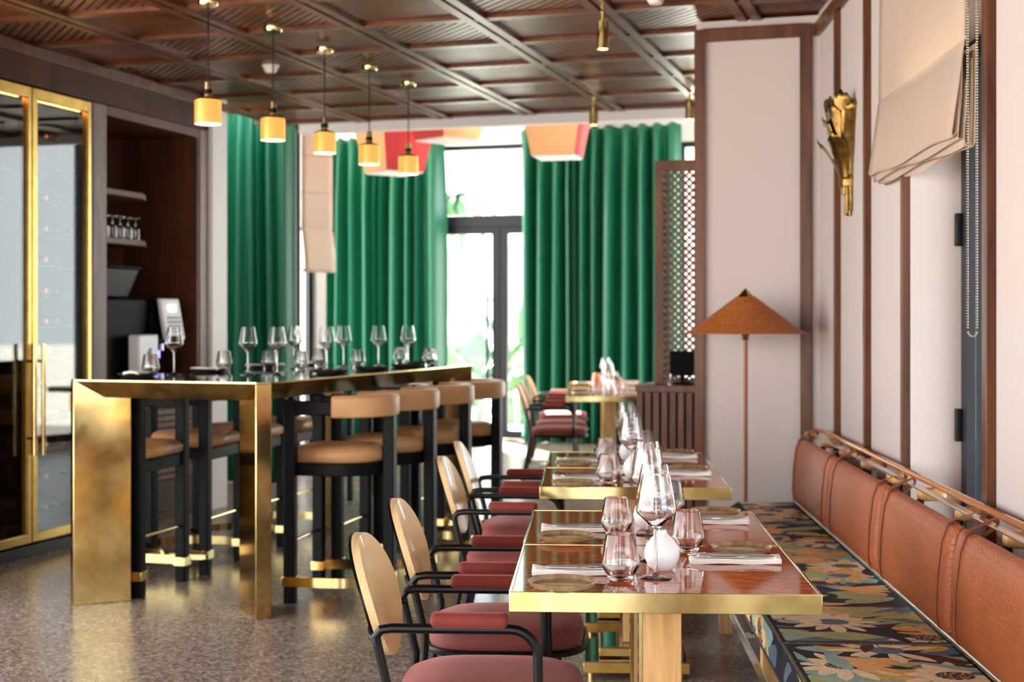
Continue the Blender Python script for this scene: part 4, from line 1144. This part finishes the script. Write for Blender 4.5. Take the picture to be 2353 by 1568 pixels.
plant('banana_plant', 'tall strappy plant outside the right pane of the glass door', .12, 18.8, [(1.1, .09, 1.0, 1.5, 1.1), (1.0, .1, 2.4, 1.2, .9), (.9, .1, -.6, 1.1, .8), (.9, .09, .2, 1.35, 1.2), (.8, .12, 3.6, 1.0, .5), (.8, .12, 5.2, .9, .4), (.7, .15, 1.6, .8, .3)], 9)
plant('banana_plant', 'leafy shrub low outside the glass door beside the door handle', -.62, 22.6, [(.9, .25, .4*i, .9+.1*(i % 3), .3+.12*(i % 4)) for i in range(14)], 19)
pm = thing('palm_tree', 'slim palm tree outside the glass door, beside the left curtain', 'tree', (-1.02, 24.0, -.03))
M().tube([(0, 0, 0), (.03, 0, 1.2), (.0, 0, 2.4), (.06, 0, 3.4)], [.11, .085, .075, .07], 12).build('trunk', trunk_mat, pm)
lm = M()
for i in range(14): big_leaf(lm, (.06, 0, 3.4), .95+.1*(i % 3), .11, .9-.25*(i % 4), i*.45, 1.3)
lm.build('fronds', leaf_mat, pm, 0, 2, 60, .004)
bd = thing('neighbour_building', 'pale rose building seen high outside the glass door', 'building', (1.5, 40, -.03))
M().box(-1.7, 5, 0, 5, 0, 9).build('wall', rose_wall, bd)
M().box(-1.3, -1.05, -.12, 0, 0, 9).build('downpipe', white_paint, bd, .02)
M().box(-1.9, 5, -.3, 5, 3.45, 3.9).build('ledge', white_paint, bd, .02)
pb = thing('planter_box', 'dark planter outside the right pane of the door', 'planter', (.62, 20.4, -.03))
M().box(-.45, .7, -.3, .3, 0, .75).build('box', frame_black, pb, .01)
plb = M()
for i in range(16): big_leaf(plb, (-.35+.06*i, 0, .72), .4+.05*(i % 3), .05, 1.2-.2*(i % 3), i*2.4, .9)
plb.build('planting', leaf_mat, pb, 0, 2, 60, .003)
oc = thing('rattan_chair', 'pale rattan chair with looped back seen past the far armchairs', 'chair', (.24, 17.6, -.03), 2.6)
m = M()
m.tube([(-.25, -.22, 0), (-.25, -.25, .45), (-.3, -.2, .8), (-.33, 0, 1.0), (-.3, .2, .8), (-.25, .25, .45), (-.25, .22, 0)], .018, 8)
m.tube([(-.25, -.14, .45), (-.29, -.12, .75), (-.32, 0, .9), (-.29, .12, .75), (-.25, .14, .45)], .012, 8)
for sy in (-.22, .22): m.cyl((.22, sy, 0), (.22, sy, .45), .017, None, 8)
m.build('frame', rattan_pale, oc)
M().box(-.25, .25, -.24, .24, .44, .48).build('seat', rattan_pale, oc, .015)
# ------------------------------------------------------------------ light
wd = bpy.data.worlds.new('World'); S.world = wd; wd.use_nodes = True
bg = wd.node_tree.nodes['Background']; bg.inputs['Color'].default_value = (.93, .97, 1, 1); bg.inputs['Strength'].default_value = 1.0
sun = bpy.data.lights.new('sun', 'SUN'); sun.energy = 12; sun.angle = math.radians(1.2); sun.color = (1, .92, .8)
so = bpy.data.objects.new('sun', sun); COL.objects.link(so); so.rotation_euler = Vector((.27, -.72, -.64)).to_track_quat('-Z', 'Y').to_euler()
# ------------------------------------------------------------------ camera
cam = bpy.data.cameras.new('camera'); co = bpy.data.objects.new('camera', cam); COL.objects.link(co)
co.location = (0, 0, 1.36); co.rotation_euler = (PI/2, 0, 0)
cam.lens = 50; cam.sensor_width = 36; cam.sensor_fit = 'HORIZONTAL'
cam.shift_y = -50/2353; cam.clip_start = .05; cam.clip_end = 200
cam.dof.use_dof = True; cam.dof.focus_distance = 3.6; cam.dof.aperture_fstop = 4.0
S.camera = co
S.view_settings.view_transform = 'Standard'; S.view_settings.look = 'None'
S.view_settings.exposure = 2.98; S.view_settings.gamma = 1; S.view_settings.use_curve_mapping = False
S.cycles.use_denoising = True
S.cycles.sample_clamp_indirect = 8
S.cycles.max_bounces = 16; S.cycles.diffuse_bounces = 6; S.cycles.transmission_bounces = 14; S.cycles.transparent_max_bounces = 16; S.cycles.glossy_bounces = 6
